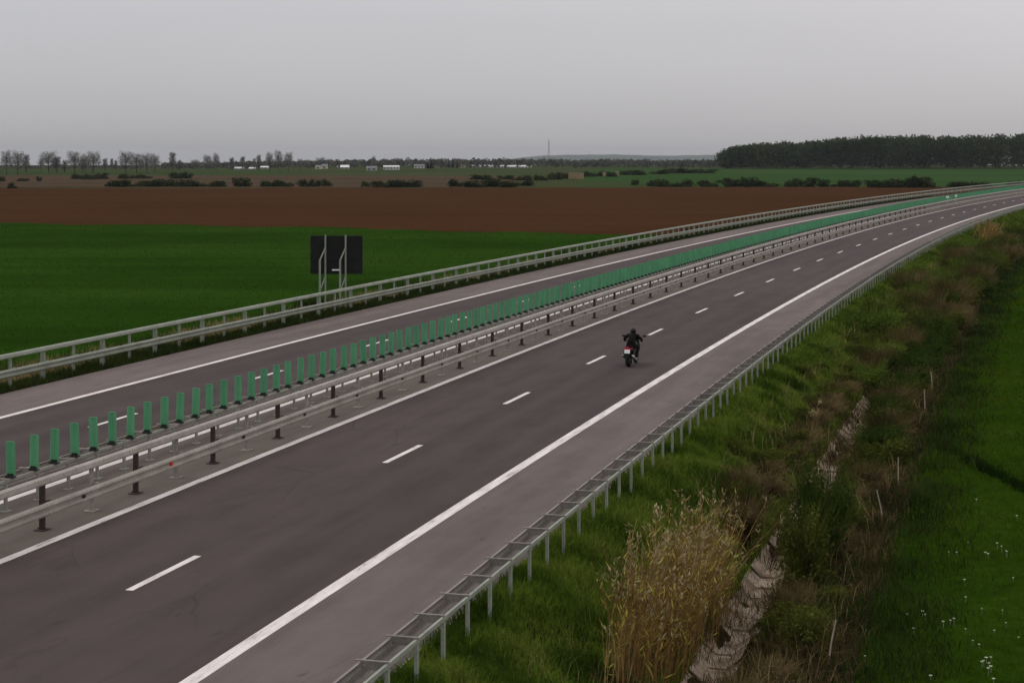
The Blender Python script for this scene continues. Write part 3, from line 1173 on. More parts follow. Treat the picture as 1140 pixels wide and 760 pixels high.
# slender sapling with sparse leaves beside the ditch
b0 = soil(-3.6, 12.0)
o = empty('sapling', b0)
tag(o, 'slender dark sapling with sparse leaves standing beside the concrete ditch', 'sapling')
m = MB()
m.tube([(0, 0, -.1), (-.03, 0, .9), (-.07, .05, 1.9), (-.10, .05, 2.9)], [.03, .024, .016, .006], 6)
lobs = []
for k in range(16):
    z = .5 + 2.3 * k / 16
    a = k * 2.4
    L_ = .55 * (1 - k / 24)
    e_ = (math.cos(a) * L_ - .05, math.sin(a) * L_, z + .3)
    m.tube([(-.04, .02, z), e_], [.010, .004], 5)
    lobs.append((e_, (.2, .2, .16)))
m.build('trunk', M['twig'], o)
quads_obj('crown', leaf_cloud(420, lobs, .055), M['olive'], o)
o2 = empty('sapling', soil(14.5, 10.2))
tag(o2, 'pale leafless sapling leaning over the slope above the ditch', 'sapling')
m = MB()
m.tube([(0, 0, -.1), (.1, .05, .6), (.35, .1, 1.5)], [.02, .015, .006], 6)
for k in range(6):
    z = .5 + .16 * k
    m.tube([(.1 + .03 * k, .06, z), (.1 + .03 * k + random.uniform(-.3, .3), random.uniform(-.2, .3), z + .35)], [.007, .003], 4)
m.build('trunk', M['reed_stem'], o2)
quads_obj('crown', leaf_cloud(90, [((.35, .1, 1.45), (.12, .12, .12)), ((.2, .1, 1.1), (.2, .2, .15))], .05), M['reed_plume'], o2)


# ------------------------------------------------------------------ reeds
def reed_clump(label, spots, n, h0, h1, wpx, name='reed_clump'):
    c0 = soil(spots[0][0], spots[0][1])
    root = empty(name, c0)
    tag(root, label, 'reeds', 'dry reed clumps beside the ditch')
    S, Q = [], []
    LV, PV = [], []
    for k in range(n):
        s_, d_, rs, rd, hm = spots[rng.choice(len(spots))]
        s1 = s_ + rng.normal() * rs
        d1 = min(d_ + rng.normal() * rd, 10.9)
        b = np.array(soil(s1, d1)) - c0
        hh = hm * (rng.uniform(h0, h1) if rng.uniform() < .85 else rng.uniform(h1, h1 * 1.14))
        lean = rng.normal(0, .15, 2) + np.array([.11, -.03])
        if rng.uniform() < .06:
            lean = np.abs(lean) * 2.2
        a = rng.uniform(0, np.pi)
        w_ = wpx * rng.uniform(.7, 1.3)
        sd_ = np.array([np.cos(a), np.sin(a), 0]) * w_ / 2
        pts = [b, b + np.array([lean[0] * .3 * hh, lean[1] * .3 * hh, hh * .5]), b + np.array([lean[0] * hh, lean[1] * hh, hh])]
        sd2 = np.array([-np.sin(a), np.cos(a), 0]) * w_ / 2
        for sdd in (sd_, sd2):
            for i in range(2):
                S.append([pts[i] - sdd, pts[i] + sdd, pts[i + 1] + sdd * .7, pts[i + 1] - sdd * .7])
        for j in range(rng.integers(2, 5)):
            tt = rng.uniform(.35, .95)
            q = pts[1] * (1 - abs(tt - .5) * 2) + (pts[2] if tt > .5 else pts[0]) * abs(tt - .5) * 2
            a2 = rng.uniform(0, 2 * np.pi)
            L_ = rng.uniform(.18, .42)
            e = q + np.array([np.cos(a2) * L_ * .6, np.sin(a2) * L_ * .6, L_ * rng.uniform(.1, .8)])
            sd3 = np.array([-np.sin(a2), np.cos(a2), .3]) * w_ * .9
            LV.append([q, (q + e) / 2 - sd3, e, (q + e) / 2 + sd3])
        if rng.uniform() < .5:
            for j in range(9):
                q = pts[2] + np.array([rng.normal(0, .03), rng.normal(0, .03), rng.uniform(-.18, .08)])
                e = q + np.array([rng.normal(0, .05), rng.normal(0, .05), rng.uniform(.02, .12)])
                sd3 = np.array([rng.normal(), rng.normal(), 0]) * .012
                PV.append([q, (q + e) / 2 - sd3, e, (q + e) / 2 + sd3])
    quads_obj('stem', np.array(S), M['reed_stem'], root)
    quads_obj('leaf', np.array(LV), M['reed_leaf'], root)
    quads_obj('plume', np.array(PV), M['reed_plume'], root)
    return root


reed_clump('big tan clump of dry reeds in the near corner between barrier and ditch', [(-14.4, 10.0, .55, .16, 2.35), (-13.0, 10.1, .6, .2, 2.45), (-11.4, 10.25, .7, .22, 2.3), (-9.8, 10.4, .7, .2, 2.2), (-8.2, 10.55, .7, .18, 2.0), (-12.2, 10.5, .9, .14, 2.3)], 640, .5, 1.1, .015)
reed_clump('far tan clump of reeds where the barrier bends out of sight', [(133, 12.6, 1.6, .9, 3.2), (136, 11.8, 1.4, .7, 2.8)], 420, .6, 1.1, .07)

# ------------------------------------------------------------------ fence stakes
for i, (bx, by, tx, ty, lab, r_) in enumerate((
        (919.5, 744, 930.5, 690, 'nearest pale wooden stake, leaning right, at the bottom edge of the meadow', .018),
        (985, 584, 976, 545, 'pale wooden stake leaning left beside the dark sapling', .02),
        (1000, 545, 1000, 509, 'upright pale wooden stake just behind the one leaning left', .02),
        (1030, 464, 1029, 433, 'upright wooden stake where brambles meet the meadow, left one of a close pair', .022),
        (1038.5, 441, 1036.5, 414, 'upright wooden stake where brambles meet the meadow, right one of a close pair', .024),
        (1046, 417, 1045.5, 399, 'thin dark wooden stake behind the close pair of stakes', .022),
        (1092, 328, 1091, 314, 'farthest wooden stake, tiny and pale before the dense bushes', .03))):
    b = ground_at(bx, by, -1.25)
    t_ = at(tx, ty, b.y)
    m = MB()
    m.tube([(0, 0, -.25), tuple((t_ - b) * .5), tuple(t_ - b)], [r_ * 1.15, r_, r_ * .9], 7)
    o = m.build('fence_stake', M['stake'] if i != 5 else M['twig'])
    o.location = b
    tag(o, lab, 'stake', 'wooden fence stakes beside the ditch')

# ------------------------------------------------------------------ white meadow flowers
def flower_mesh():
    m = MB()
    m.tube([(0, 0, 0), (.01, 0, .08), (.0, .01, .15)], .003, 5)
    for k in range(9):
        a = 2 * math.pi * k / 9
        m.box((.032, .017, .006), Matrix.Translation((.026 * math.cos(a), .026 * math.sin(a), .155)) @ Matrix.Rotation(a, 4, 'Z') @ Matrix.Rotation(R(-20), 4, 'Y'))
    m.ball((0, 0, .158), (.016, .016, .012), 8, 5)
    return m.mesh('white_flower', M['flower'])


FLM = flower_mesh()
fl = [(1056, 612), (1065, 611), (1078, 601), (1110, 602), (1115, 606), (1097, 612), (1100, 613), (1120, 611), (1121, 612), (1074, 643), (1075, 661), (1010, 680), (1027, 676), (1033, 671), (1030, 681),
      (1017, 695), (1093, 675), (1050, 688), (1058, 686), (1062, 686), (1075, 696), (1120, 690), (1083, 709), (1090, 715), (1098, 728), (1103, 727), (1101, 735), (1095, 731), (1100, 741), (1103, 737), (1106, 753), (963, 727),
      (1036, 749), (1132, 571), (1087, 553), (1116, 675), (1107, 698), (1128, 640), (1134, 705), (1093, 733)]
for i, (x, y) in enumerate(fl):
    p = ground_at(x, y, -1.0)
    o = bpy.data.objects.new('white_flower', FLM)
    COL.objects.link(o)
    o.location = (p.x, p.y, -1.2)
    k = random.uniform(.45, .85)
    o.scale = (k, k, random.uniform(.8, 1.1))
    tag(o, 'small white flower standing in the short meadow grass', 'flower', 'white flowers scattered over the meadow')

# ------------------------------------------------------------------ bushes beyond the fields
def field_bush():
    lob = [((rng.uniform(-.32, .32), rng.uniform(-.3, .3), rng.uniform(.14, .6)), (rng.uniform(.14, .24), rng.uniform(.14, .24), rng.uniform(.2, .36))) for _ in range(8)]
    lob += [((x, 0, .12), (.22, .25, .2)) for x in (-.28, 0, .28)]
    root = empty('bush')
    quads_obj('foliage', leaf_cloud(1100, lob, .075), M['fieldbush'], root)
    m = MB()
    for k in range(4):
        a = 1.57 * k
        m.tube([(0, 0, -.1), (.2 * math.cos(a), .2 * math.sin(a), .5)], [.03, .012], 5)
    m.build('stem', M['twig'], root)
    return root


fb = [field_bush() for _ in range(4)]
rows = {
    'on the far edge of the ploughed field': (-1.2, [(118, 130, 200, 208), (131, 150, 198.5, 208), (150, 168, 200, 208), (168, 190, 198, 208), (192, 214, 199, 208), (214, 232, 201, 208), (232, 250, 200, 208), (262, 278, 196, 208), (292, 308, 200, 208), (308, 326, 200, 208), (333, 346, 199, 208), (345, 358, 199.5, 208), (359, 369, 199, 207.5),
                                              (402, 411, 201, 208), (416, 432, 201, 208.5), (430, 452, 198, 208.5), (448, 468, 200, 208.5), (502, 520, 198, 208), (518, 538, 199, 208.5), (536, 556, 198, 208), (554, 574, 200, 208.5), (572, 590, 200, 207),
                                              (703, 710, 200, 206), (722, 731, 199, 207.5), (731, 748, 198, 208), (748, 768, 197.5, 208), (780, 798, 200, 208), (805, 822, 198, 208), (820, 842, 195.5, 208), (843, 866, 201, 208), (873, 889, 199, 208), (888, 908, 196.5, 208), (911, 924, 199.5, 208), (928, 942, 200, 208), (940, 957, 199.5, 208), (969, 986, 198.5, 209), (985, 1003, 199, 209), (1001, 1020, 195, 209), (1018, 1042, 194.5, 209), (1058, 1078, 201, 208), (1076, 1100, 201.5, 208), (1122, 1136, 201, 206)]),
    'in the strip of rough land before the village': (-1.2, [(572, 591, 194, 201), (595, 609, 194, 201), (611, 624, 191, 200), (624, 633, 192, 199), (650, 662, 190, 197), (660, 672, 189.5, 196.5), (676, 686, 191, 197), (693, 706, 188.5, 195), (704, 718, 189, 195), (724, 742, 188, 194), (742, 762, 187, 193), (760, 790, 188, 193), (526, 546, 194, 200), (556, 570, 194, 200)]),
    'left of the ploughed field under the bare trees': (-1.2, [(82, 94, 193, 199.5), (93, 106, 194, 200), (107, 118, 191, 199.5), (19, 30, 198, 202), (10, 17, 203, 210), (41, 46, 196, 202), (133, 142, 193, 199), (146, 158, 194.5, 199), (156, 168, 193.5, 199), (0, 6, 196, 202), (190, 204, 191, 199), (202, 212, 192, 199)]),
}
nb = 0
for where, (z, lst) in rows.items():
    lst.sort()
    for i, (x0, x1, yt, yb) in enumerate(lst):
        b = ground_at((x0 + x1) / 2, yb, z)
        wv = (x1 - x0) / F * b.y * random.uniform(1.35, 1.75)
        hv = (yb - yt) / F * b.y * random.uniform(1.05, 1.3)
        o = fb[nb] if nb < 4 else copy_tree(fb[nb % 4])
        nb += 1
        o.location = b
        o.rotation_euler = (0, 0, random.uniform(0, 6.28))
        o.scale = (wv, wv, hv)
        size = 'wide dark bush' if x1 - x0 > 18 else ('rounded dark bush' if yb - yt > 8 else 'small dark bush')
        tag(o, '%s %s, %s from the left' % (size, where, ORD[i]), 'bush', 'dark bushes ' + where)

# ------------------------------------------------------------------ bare trees on the left horizon
def bare_tree(shape):
    """unit tree: 1 m tall, crown about .5 wide"""
    root = empty('bare_tree')
    m = MB()
    m.tube([(0, 0, -.05), (.01, 0, .2), (.0, .01, .45), (.01, 0, .8)], [.022, .018, .012, .004], 6)
    tips = []
    for k in range(11):
        z = .2 + .05 * k
        a = k * 2.4
        L_ = (.24 if shape == 'round' else .10) * (1 - .04 * k)
        e = (math.cos(a) * L_, math.sin(a) * L_, z + (.22 if shape == 'round' else .16))
        m.tube([(0, 0, z), (e[0] * .5, e[1] * .5, z + .08), e], [.008, .006, .003], 5)
        tips.append(e)
    m.build('trunk', M['bark'], root)
    if shape == 'round':
        lobs = [(t_, (.12, .12, .13)) for t_ in tips] + [((0, 0, .72), (.22, .22, .24)), ((0, 0, .5), (.26, .26, .22))]
    else:
        lobs = [(t_, (.06, .06, .11)) for t_ in tips] + [((0, 0, .75), (.07, .07, .22)), ((0, 0, .4), (.10, .10, .25))]
    V = leaf_cloud(2600 if shape == 'round' else 1700, lobs, .016, elong=3.0)
    quads_obj('crown', V, M['greytree'], root)
    return root


rt = [bare_tree('round') for _ in range(4)]
ct = [bare_tree('narrow') for _ in range(3)]
trees = [(7, 195, 168, 12, 0), (20, 195, 168.5, 17, 0), (29, 192, 172, 8, 1), (54, 192, 169, 20, 0), (63, 192, 174, 10, 1), (72, 192, 178, 6, 1), (83, 193, 169, 18, 0), (92, 192, 176, 8, 1), (104, 193, 169, 17, 0), (117, 190, 176, 6, 1), (124.5, 189, 176, 4, 1), (129, 189, 178, 4, 1),
         (140, 193, 169, 16, 0), (152, 193, 171, 16, 0), (163, 193, 171, 15, 0), (172, 192, 172, 12, 0), (192, 190, 169, 8, 1), (200, 190, 178, 6, 1), (217, 188, 178, 12, 0), (231, 189, 173, 11, 0), (240.5, 190, 171, 8, 0), (258, 189, 175, 6, 1), (270, 189, 174, 6, 1), (288, 190, 172, 6, 1),
         (300, 191, 170, 9, 0), (310, 191, 168, 10, 0), (321, 191, 170, 11, 0), (334, 190, 177, 8, 0), (342, 189, 178, 6, 0), (357, 187, 175.5, 12, 0), (366, 187, 177, 8, 0), (416, 189, 174, 6, 0), (427, 188, 176, 4, 1), (454, 188, 175, 6, 0), (283, 189, 176, 4, 1), (206, 190, 181, 7, 0), (95, 192, 172, 10, 0), (46, 191, 176, 6, 0)]
trees.sort()
nr = nc = 0
for i, (px, yb, yt, wpx, kind) in enumerate(trees):
    b = ground_at(px, yb, -1.2)
    hv = (yb - yt) / F * b.y * 1.04
    wv = wpx / F * b.y * 1.22
    if kind == 0:
        o = rt[nr] if nr < 4 else copy_tree(rt[nr % 4])
        nr += 1
        wd = wv / .62
    else:
        o = ct[nc] if nc < 3 else copy_tree(ct[nc % 3])
        nc += 1
        wd = wv / .27
    o.location = b
    o.rotation_euler = (0, 0, random.uniform(0, 6.28))
    o.scale = (wd, wd, hv)
    tag(o, '%s on the left horizon, %s tree from the left' % ('grey leafless tree with a rounded crown' if kind == 0 else 'slim grey poplar', ORD[i]), 'tree', 'grey trees on the left horizon')

# dark conifers in the village
con = []
for i, (px, yb, yt, w_) in enumerate(((480, 189, 176, 5), (499.5, 188, 176.5, 3), (504, 188, 176, 4), (476, 189, 179, 4), (509, 188, 178, 3))):
    b = ground_at(px, yb, -1.2)
    if i == 0:
        o = empty('conifer')
        MB().tube([(0, 0, -.05), (0, 0, .9)], [.03, .005], 6).build('trunk', M['bark'], o)
        quads_obj('crown', leaf_cloud(700, [((0, 0, .18 + .08 * k), (.26 - .024 * k, .26 - .024 * k, .07)) for k in range(10)], .05), M['conifer'], o)
        con.append(o)
    else:
        o = copy_tree(con[0])
    o.location = b
    hv = (yb - yt) / F * b.y
    wv = w_ / F * b.y / .5
    o.scale = (wv, wv, hv)
    tag(o, 'dark pointed conifer among the village houses, %s from the left' % ORD[sorted([480, 499.5, 504, 476, 509]).index(px)], 'tree', 'dark conifers in the village')

# hazy band of tree crowns behind the village: reads as one mass
V = []
for k in range(1000):
    x = rng.uniform(180, 830)
    Y = rng.uniform(1210, 1540)
    top = np.interp(x, [180, 300, 380, 480, 600, 640, 830], [182, 180, 178.5, 177.2, 177, 178, 178]) + rng.normal(0, .5) + (1.5 if rng.uniform() < .4 else 0)
    z1 = H - (top - HZ) / F * Y
    hh = max(z1 + 1.2, 1.5)
    V.append(leaf_cloud(34, [((( x - 570) / F * Y, Y, z1 - hh * .45), (3.4, 3., hh * .48))], 1.25))
for k in range(200):
    x = rng.uniform(-20, 260)
    Y = rng.uniform(1150, 1400)
    top = np.interp(x, [-20, 260], [185.5, 184]) + rng.normal(0, .5)
    z1 = H - (top - HZ) / F * Y
    hh = max(z1 + 1.2, 1.2)
    V.append(leaf_cloud(26, [(((x - 570) / F * Y, Y, z1 - hh * .45), (4.5, 3., hh * .48))], 1.2))
o = quads_obj('distant_treeline', np.concatenate(V), M['fartree'])
tag(o, 'hazy grey band of far tree crowns behind the village', 'trees', None, 'stuff')

# forest on the right
V = []
VT = MB()
for k in range(1500):
    x = 804 + 410 * rng.uniform(0, 1)
    Y = 1150 + 260 * rng.uniform(0, 1) ** 1.5
    top = np.interp(x, [800, 808, 818, 835, 860, 900, 935, 975, 1010, 1060, 1140, 1220], [176, 166, 162, 159, 158, 156, 152.5, 150.2, 149.6, 150.5, 147.5, 147.5])
    depth = (Y - 1150) / 260
    ht = ((188 - top) / F * 1150) * (rng.uniform(.94, 1.04) + .03 * math.sin(x * .21) + .02 * math.sin(x * .53 + 2))
    r_ = rng.uniform(3.2, 6.8)
    edge = np.interp(x, [804, 822], [.45, 1])
    if Y < 1162 and rng.uniform() < .5:
        ht *= rng.uniform(.35, .9)
    X = (x - 570) / F * Y
    lobs = [((X + rng.normal(0, 1.1), Y + rng.normal(0, 1.1), -1.2 + ht * f_), (r_ * q_ * rng.uniform(.8, 1.1), r_ * q_ * rng.uniform(.8, 1.1), ht * .14)) for f_, q_ in ((.2, .8), (.42, .95), (.6, 1.), (.74, 1.05), (.845, .9))]
    V.append(leaf_cloud(120 if Y < 1230 else 60, lobs, 1.2, elong=1.3))
o = quads_obj('forest', np.concatenate(V), M['forest'])
tag(o, 'dense dark green wood filling the right horizon beyond the green field', 'forest', None, 'stuff')

# ------------------------------------------------------------------ village buildings, bales, mast
def house(px0, px1, yt, yb, label, wall, roof, roof_frac=.45, nwin=3, storey=1):
    b = ground_at((px0 + px1) / 2, yb, -1.2)
    W = (px1 - px0) / F * b.y
    Ht = (yb - yt) / F * b.y
    Dp = min(max(W * .6, 6), 14)
    hw_ = Ht * (1 - roof_frac)
    root = empty('house', b)
    tag(root, label, 'house', 'pale buildings of the distant village')
    MB().box((W, Dp, hw_ + .5), Matrix.Translation((0, Dp / 2, hw_ / 2 - .25))).build('wall', M[wall], root)
    m = MB()
    x, e = W / 2 + .3, .35
    zt_, z0_ = Ht, hw_ + .003
    v = [(-x, -e, z0_), (x, -e, z0_), (x, Dp + e, z0_), (-x, Dp + e, z0_), (-x, Dp / 2, zt_), (x, Dp / 2, zt_)]
    m.add(v, [(0, 1, 5, 4), (2, 3, 4, 5), (0, 4, 3), (1, 2, 5), (3, 2, 1, 0)])
    m.build('roof', M[roof], root)
    for k in range(nwin):
        xx = -W / 2 + W * (k + .5) / nwin
        MB().box((min(1.3, W / nwin * .5), .06, min(1.2, hw_ * .5)), Matrix.Translation((xx, -.035, hw_ * .5))).build('window', M['window'], root)
    return root


house(379, 388, 183.8, 188, 'low house with a pale sloping roof at the left end of the village', 'grey_wall', 'roof_white', .6, 2)
house(408, 419, 185, 190, 'small grey house left of the long white building', 'grey_wall', 'roof_grey', .4, 2)
house(427, 444, 184.3, 189, 'long white building with a row of windows in the village middle', 'white_wall', 'roof_white', .3, 5)
house(461, 472, 183, 187.3, 'white house with a grey roof left of the dark conifers', 'white_wall', 'roof_grey', .35, 3)
house(483, 489, 184, 187, 'small grey house just right of the first dark conifers', 'grey_wall', 'roof_grey', .4, 2)
house(503.5, 512, 181.6, 185.3, 'pale house standing higher behind the conifers', 'white_wall', 'roof_grey', .4, 2)
house(511, 518, 184, 187, 'small cream house right of the conifers', 'cream_wall', 'roof_red', .4, 2)
house(525, 535, 183.8, 186.3, 'short white shed left of the long sheds', 'white_wall', 'roof_white', .4, 2)
house(538, 561, 183.8, 186.6, 'long low white shed in the middle of a row of sheds', 'white_wall', 'roof_white', .5, 6)
house(564, 571, 184.2, 187, 'small white shed between two long sheds', 'white_wall', 'roof_white', .5, 2)
house(572, 591.5, 184, 186.8, 'rightmost long white shed of the village, left of the mast', 'white_wall', 'roof_white', .55, 5)
house(261, 270, 186, 189, 'low pale building between the slim grey poplars', 'grey_wall', 'roof_white', .55, 2)
house(277, 283, 186.3, 189, 'small pale shed left of the tall bare tree group', 'grey_wall', 'roof_white', .55, 2)
house(290, 298, 185, 187.6, 'pale shed half behind the tall bare tree group', 'white_wall', 'roof_white', .5, 2)
house(351, 357, 184, 188.2, 'cream house with a pointed roof, left one of a pair', 'cream_wall', 'roof_grey', .45, 1)
house(358, 364, 182.8, 187.8, 'taller cream house, right one of a pair', 'cream_wall', 'roof_grey', .4, 1)
house(375, 380, 184.5, 187, 'tiny pale house at the end of the treeline before the village', 'grey_wall', 'roof_white', .5, 1)
o = house(1021, 1031, 166.5, 190, 'x', 'grey_wall', 'roof_white', .2, 2) if False else None

for (x0, x1, yt, yb, lab, nx, nz) in ((633, 650, 192.5, 199.3, 'big tan stack of straw bales on the green field', 7, 4), (671, 674.5, 191.5, 196.5, 'small tan straw stack between dark bushes, left one', 2, 3), (685, 688.5, 191, 196, 'small tan straw stack between dark bushes, right one', 2, 3)):
    b = ground_at((x0 + x1) / 2, yb, -1.14)
    W, Ht = (x1 - x0) / F * b.y, (yb - yt) / F * b.y
    m = MB()
    for i in range(nx):
        for j in range(nz):
            jit = random.uniform(-.05, .05)
            m.box((W / nx - .06, 2.2, Ht / nz - .04), Matrix.Translation((-W / 2 + W * (i + .5) / nx + jit, jit * 3, Ht * (j + .5) / nz)))
    o = m.build('straw_stack', M['hay'])
    o.location = b
    tag(o, lab, 'straw stack', 'straw stacks on the far field')

# lattice mast
Ym = 2500.
b = at(611, 186, Ym)
b.z = -49
top = at(611, 156.5, Ym).z
m = MB()
hm = top - b.z
LV_ = np.linspace(0, 1, 26)
for c in ((1, 1), (1, -1), (-1, -1), (-1, 1)):
    m.tube([(c[0] * 2.6, c[1] * 2.6, 0), (c[0] * 1.2, c[1] * 1.2, hm * .55), (c[0] * .5, c[1] * .5, hm)], .22, 5)
for i in range(25):
    z0_, z1_ = hm * LV_[i], hm * LV_[i + 1]
    r0_, r1_ = np.interp([LV_[i], LV_[i + 1]], [0, .55, 1], [2.6, 1.2, .5])
    sg = 1 if i % 2 else -1
    for (a, b2) in (((-sg, -1), (sg, -1)), ((-sg, 1), (sg, 1)), ((-1, -sg), (-1, sg)), ((1, -sg), (1, sg))):
        m.tube([(a[0] * r0_, a[1] * r0_, z0_), (b2[0] * r1_, b2[1] * r1_, z1_)], .13, 4)
m.tube([(0, 0, hm), (0, 0, hm + 3)], .15, 5)
o = m.build('radio_mast', M['mast'])
o.location = b
tag(o, 'tall thin lattice radio mast rising above the village', 'mast')

# ------------------------------------------------------------------ motorcycle and rider (local y forward, x right, wheels on z = 0)
BS, BD = 23.55, 1.83
bth = float(heading(BS))
bloc = rpv(BS + .7, BD, 0)
bike = empty('motorcycle', bloc, -bth)
bike.scale = (.95, .95, .93)
tag(bike, 'black touring motorcycle with a red tail lamp riding in the right lane', 'motorcycle')


def part(m, name, mat, parent=bike, smooth=True):
    o = m.build(name, mat, parent, smooth)
    return o


for yw, wd in ((-.70, .11), (.72, .066)):
    wt = MB().torus((0, yw, .315), .315 - wd * .8, wd * .8, 30, 10, 1.15)
    w_o = part(wt, 'wheel', M['tyre'])
    rm = MB().torus((0, yw, .315), .20, .028, 24, 6, 1.5)
    for k in range(5):
        a = 2 * math.pi * k / 5
        rm.tube([(0, yw, .315), (0, yw + .2 * math.cos(a), .315 + .2 * math.sin(a))], .018, 6)
    rm.tube([(-.09, yw, .315), (.09, yw, .315)], .05, 10)
    part(rm, 'rim', M['alloy'], w_o)
m = MB()
m.loft([[(x * w_, y, z + dz) for x, dz in ((-1, 0), (-.9, .09), (-.4, .15), (.4, .15), (.9, .09), (1, 0), (.7, -.12), (-.7, -.12))] for y, z, w_ in ((-.15, .72, .12), (.05, .82, .17), (.25, .88, .20), (.42, .86, .17), (.52, .8, .10))])
part(m, 'tank', M['bike_black'])
m = MB()
m.loft([[(x * w_, y, z + dz) for x, dz in ((-1, .0), (-.8, .055), (0, .07), (.8, .055), (1, 0), (.7, -.05), (-.7, -.05))] for y, z, w_ in ((.0, .77, .12), (-.2, .76, .16), (-.42, .80, .16), (-.62, .86, .13), (-.8, .88, .11))])
part(m, 'seat', M['leather'])
m = MB()
m.loft([[(x * w_, y, z) for x, z in ((-1, z0), (-.9, z1), (.9, z1), (1, z0))] for y, w_, z0, z1 in ((-.45, .14, .62, .74), (-.7, .13, .7, .84), (-.92, .10, .78, .88))])
tl = part(m, 'tail', M['bike_black'], smooth=False)
m = MB().box((.19, .04, .06), Matrix.Translation((0, -.94, .83)))
m.box((.10, .03, .04), Matrix.Translation((0, -.945, .885)))
part(m, 'tail_lamp', M['tail'], tl, False)
for sx in (-1, 1):
    m = MB().box((.09, .05, .05), Matrix.Translation((sx * .17, -.86, .80)))
    m.tube([(sx * .09, -.85, .8), (sx * .17, -.86, .8)], .012, 6)
    part(m, 'indicator', M['tail'], tl, False)
m = MB().box((.24, .012, .17), Matrix.Translation((0, -.99, .70)) @ Matrix.Rotation(R(-14), 4, 'X'))
part(m, 'number_plate', M['plate'], tl, False)
m = MB()
m.box((.24, .04, .36), Matrix.Translation((0, -.90, .60)) @ Matrix.Rotation(R(-12), 4, 'X'))
m.loft([[(x, y, z) for x in (-.10, .10)] + [(x, y - .02, z - .03) for x in (.10, -.10)] for y, z in ((-.36, .56), (-.55, .66), (-.75, .69), (-.95, .62), (-1.05, .47))])
part(m, 'mudguard', M['bike_black'], smooth=False)
m = MB().box((.30, .46, .32), Matrix.Translation((0, .12, .46)), .85)
for k in range(5):
    m.box((.34, .40, .015), Matrix.Translation((0, .14, .36 + .05 * k)))
part(m, 'engine', M['alloy'], smooth=False)
m = MB().tube([(.10, -.02, .42), (.13, -.45, .34), (.13, -.70, .315)], [.035, .03, .035], 8)
m.tube([(-.10, -.02, .42), (-.13, -.45, .34), (-.13, -.70, .315)], [.035, .03, .035], 8)
part(m, 'swing_arm', M['alloy'])
for sx in (-1, 1):
    m = MB().tube([(sx * .14, .3, .28), (sx * .17, -.2, .28), (sx * .2, -.5, .38), (sx * .21, -.88, .5)], [.025, .03, .058, .06], 10)
    part(m, 'exhaust', M['chrome'] if sx > 0 else M['alloy'])
m = MB()
for sx in (-1, 1):
    m.tube([(sx * .10, .73, .315), (sx * .10, .42, .98)], [.032, .028], 8)
part(m, 'fork', M['alloy'])
m = MB().tube([(-.40, .22, 1.03), (-.22, .36, 1.06), (0, .42, 1.02), (.22, .36, 1.06), (.40, .22, 1.03)], .014, 8)
hb = part(m, 'handlebar', M['black'])
for sx in (-1, 1):
    m = MB().tube([(sx * .30, .30, 1.06), (sx * .44, .34, 1.22)], .009, 6)
    m.ball((sx * .46, .34, 1.25), (.085, .03, .055), 12, 8)
    part(m, 'mirror', M['black'], hb)
m = MB()
m.loft([[(-w_, y, z0), (-w_ * .9, y - .02, z1), (w_ * .9, y - .02, z1), (w_, y, z0)] for y, w_, z0, z1 in ((.40, .24, .74, 1.04), (.56, .22, .72, 1.04), (.70, .15, .76, .98), (.80, .08, .82, .92))])
part(m, 'fairing', M['bike_black'])
m = MB()
m.loft([[(-w_, y, z), (-w_ * .5, y + .06, z), (w_ * .5, y + .06, z), (w_, y, z), (w_ * .5, y + .05, z), (-w_ * .5, y + .05, z)] for y, w_, z in ((.56, .2, 1.0), (.5, .19, 1.12), (.42, .14, 1.26))])
part(m, 'windscreen', M['smoked'])
m = MB()
for sx in (-1, 1):
    m.tube([(sx * .14, -.08, .36), (sx * .26, -.08, .36)], .016, 6)
part(m, 'footpeg', M['chrome'])
for sx in (-1, 1):
    m = MB().box((.10, .30, .22), Matrix.Translation((sx * .17, -.55, .62)), .9)
    part(m, 'side_panel', M['bike_black'], smooth=False)

# rider: one skinned body
J = {'pelvis': (0, -.26, .91), 'waist': (0, -.16, 1.06), 'chest': (0, -.01, 1.21), 'upper': (0, .09, 1.30), 'neck': (0, .15, 1.37), 'head': (0, .19, 1.44),
     'shl': (-.20, .08, 1.29), 'ell': (-.39, .12, 1.13), 'wrl': (-.37, .20, 1.08), 'hal': (-.36, .26, 1.06),
     'shr': (.20, .08, 1.29), 'elr': (.39, .12, 1.13), 'wrr': (.37, .20, 1.08), 'har': (.36, .26, 1.06),
     'hpl': (-.11, -.20, .90), 'knl': (-.23, .22, .76), 'anl': (-.20, -.10, .44), 'tol': (-.20, .12, .38),
     'hpr': (.11, -.20, .90), 'knr': (.23, .22, .76), 'anr': (.20, -.10, .44), 'tor': (.20, .12, .38)}
RA_ = {'pelvis': .165, 'waist': .155, 'chest': .185, 'upper': .16, 'neck': .07, 'head': .085, 'shl': .095, 'ell': .065, 'wrl': .045, 'hal': .042, 'hpl': .115, 'knl': .085, 'anl': .062, 'tol': .045}
E_ = [('pelvis', 'waist'), ('waist', 'chest'), ('chest', 'upper'), ('upper', 'neck'), ('neck', 'head')]
for q in 'lr':
    E_ += [('upper', 'sh' + q), ('sh' + q, 'el' + q), ('el' + q, 'wr' + q), ('wr' + q, 'ha' + q), ('pelvis', 'hp' + q), ('hp' + q, 'kn' + q), ('kn' + q, 'an' + q), ('an' + q, 'to' + q)]
names = list(J)
me = bpy.data.meshes.new('person')
me.from_pydata([J[n_] for n_ in names], [(names.index(a), names.index(b_)) for a, b_ in E_], [])
rider = bpy.data.objects.new('person', me)
COL.objects.link(rider)
rider.location = bloc
rider.rotation_euler = (0, 0, -bth)
rider.scale = (.95, .95, .93)
me.materials.append(M['leather'])
md = rider.modifiers.new('Skin', 'SKIN')
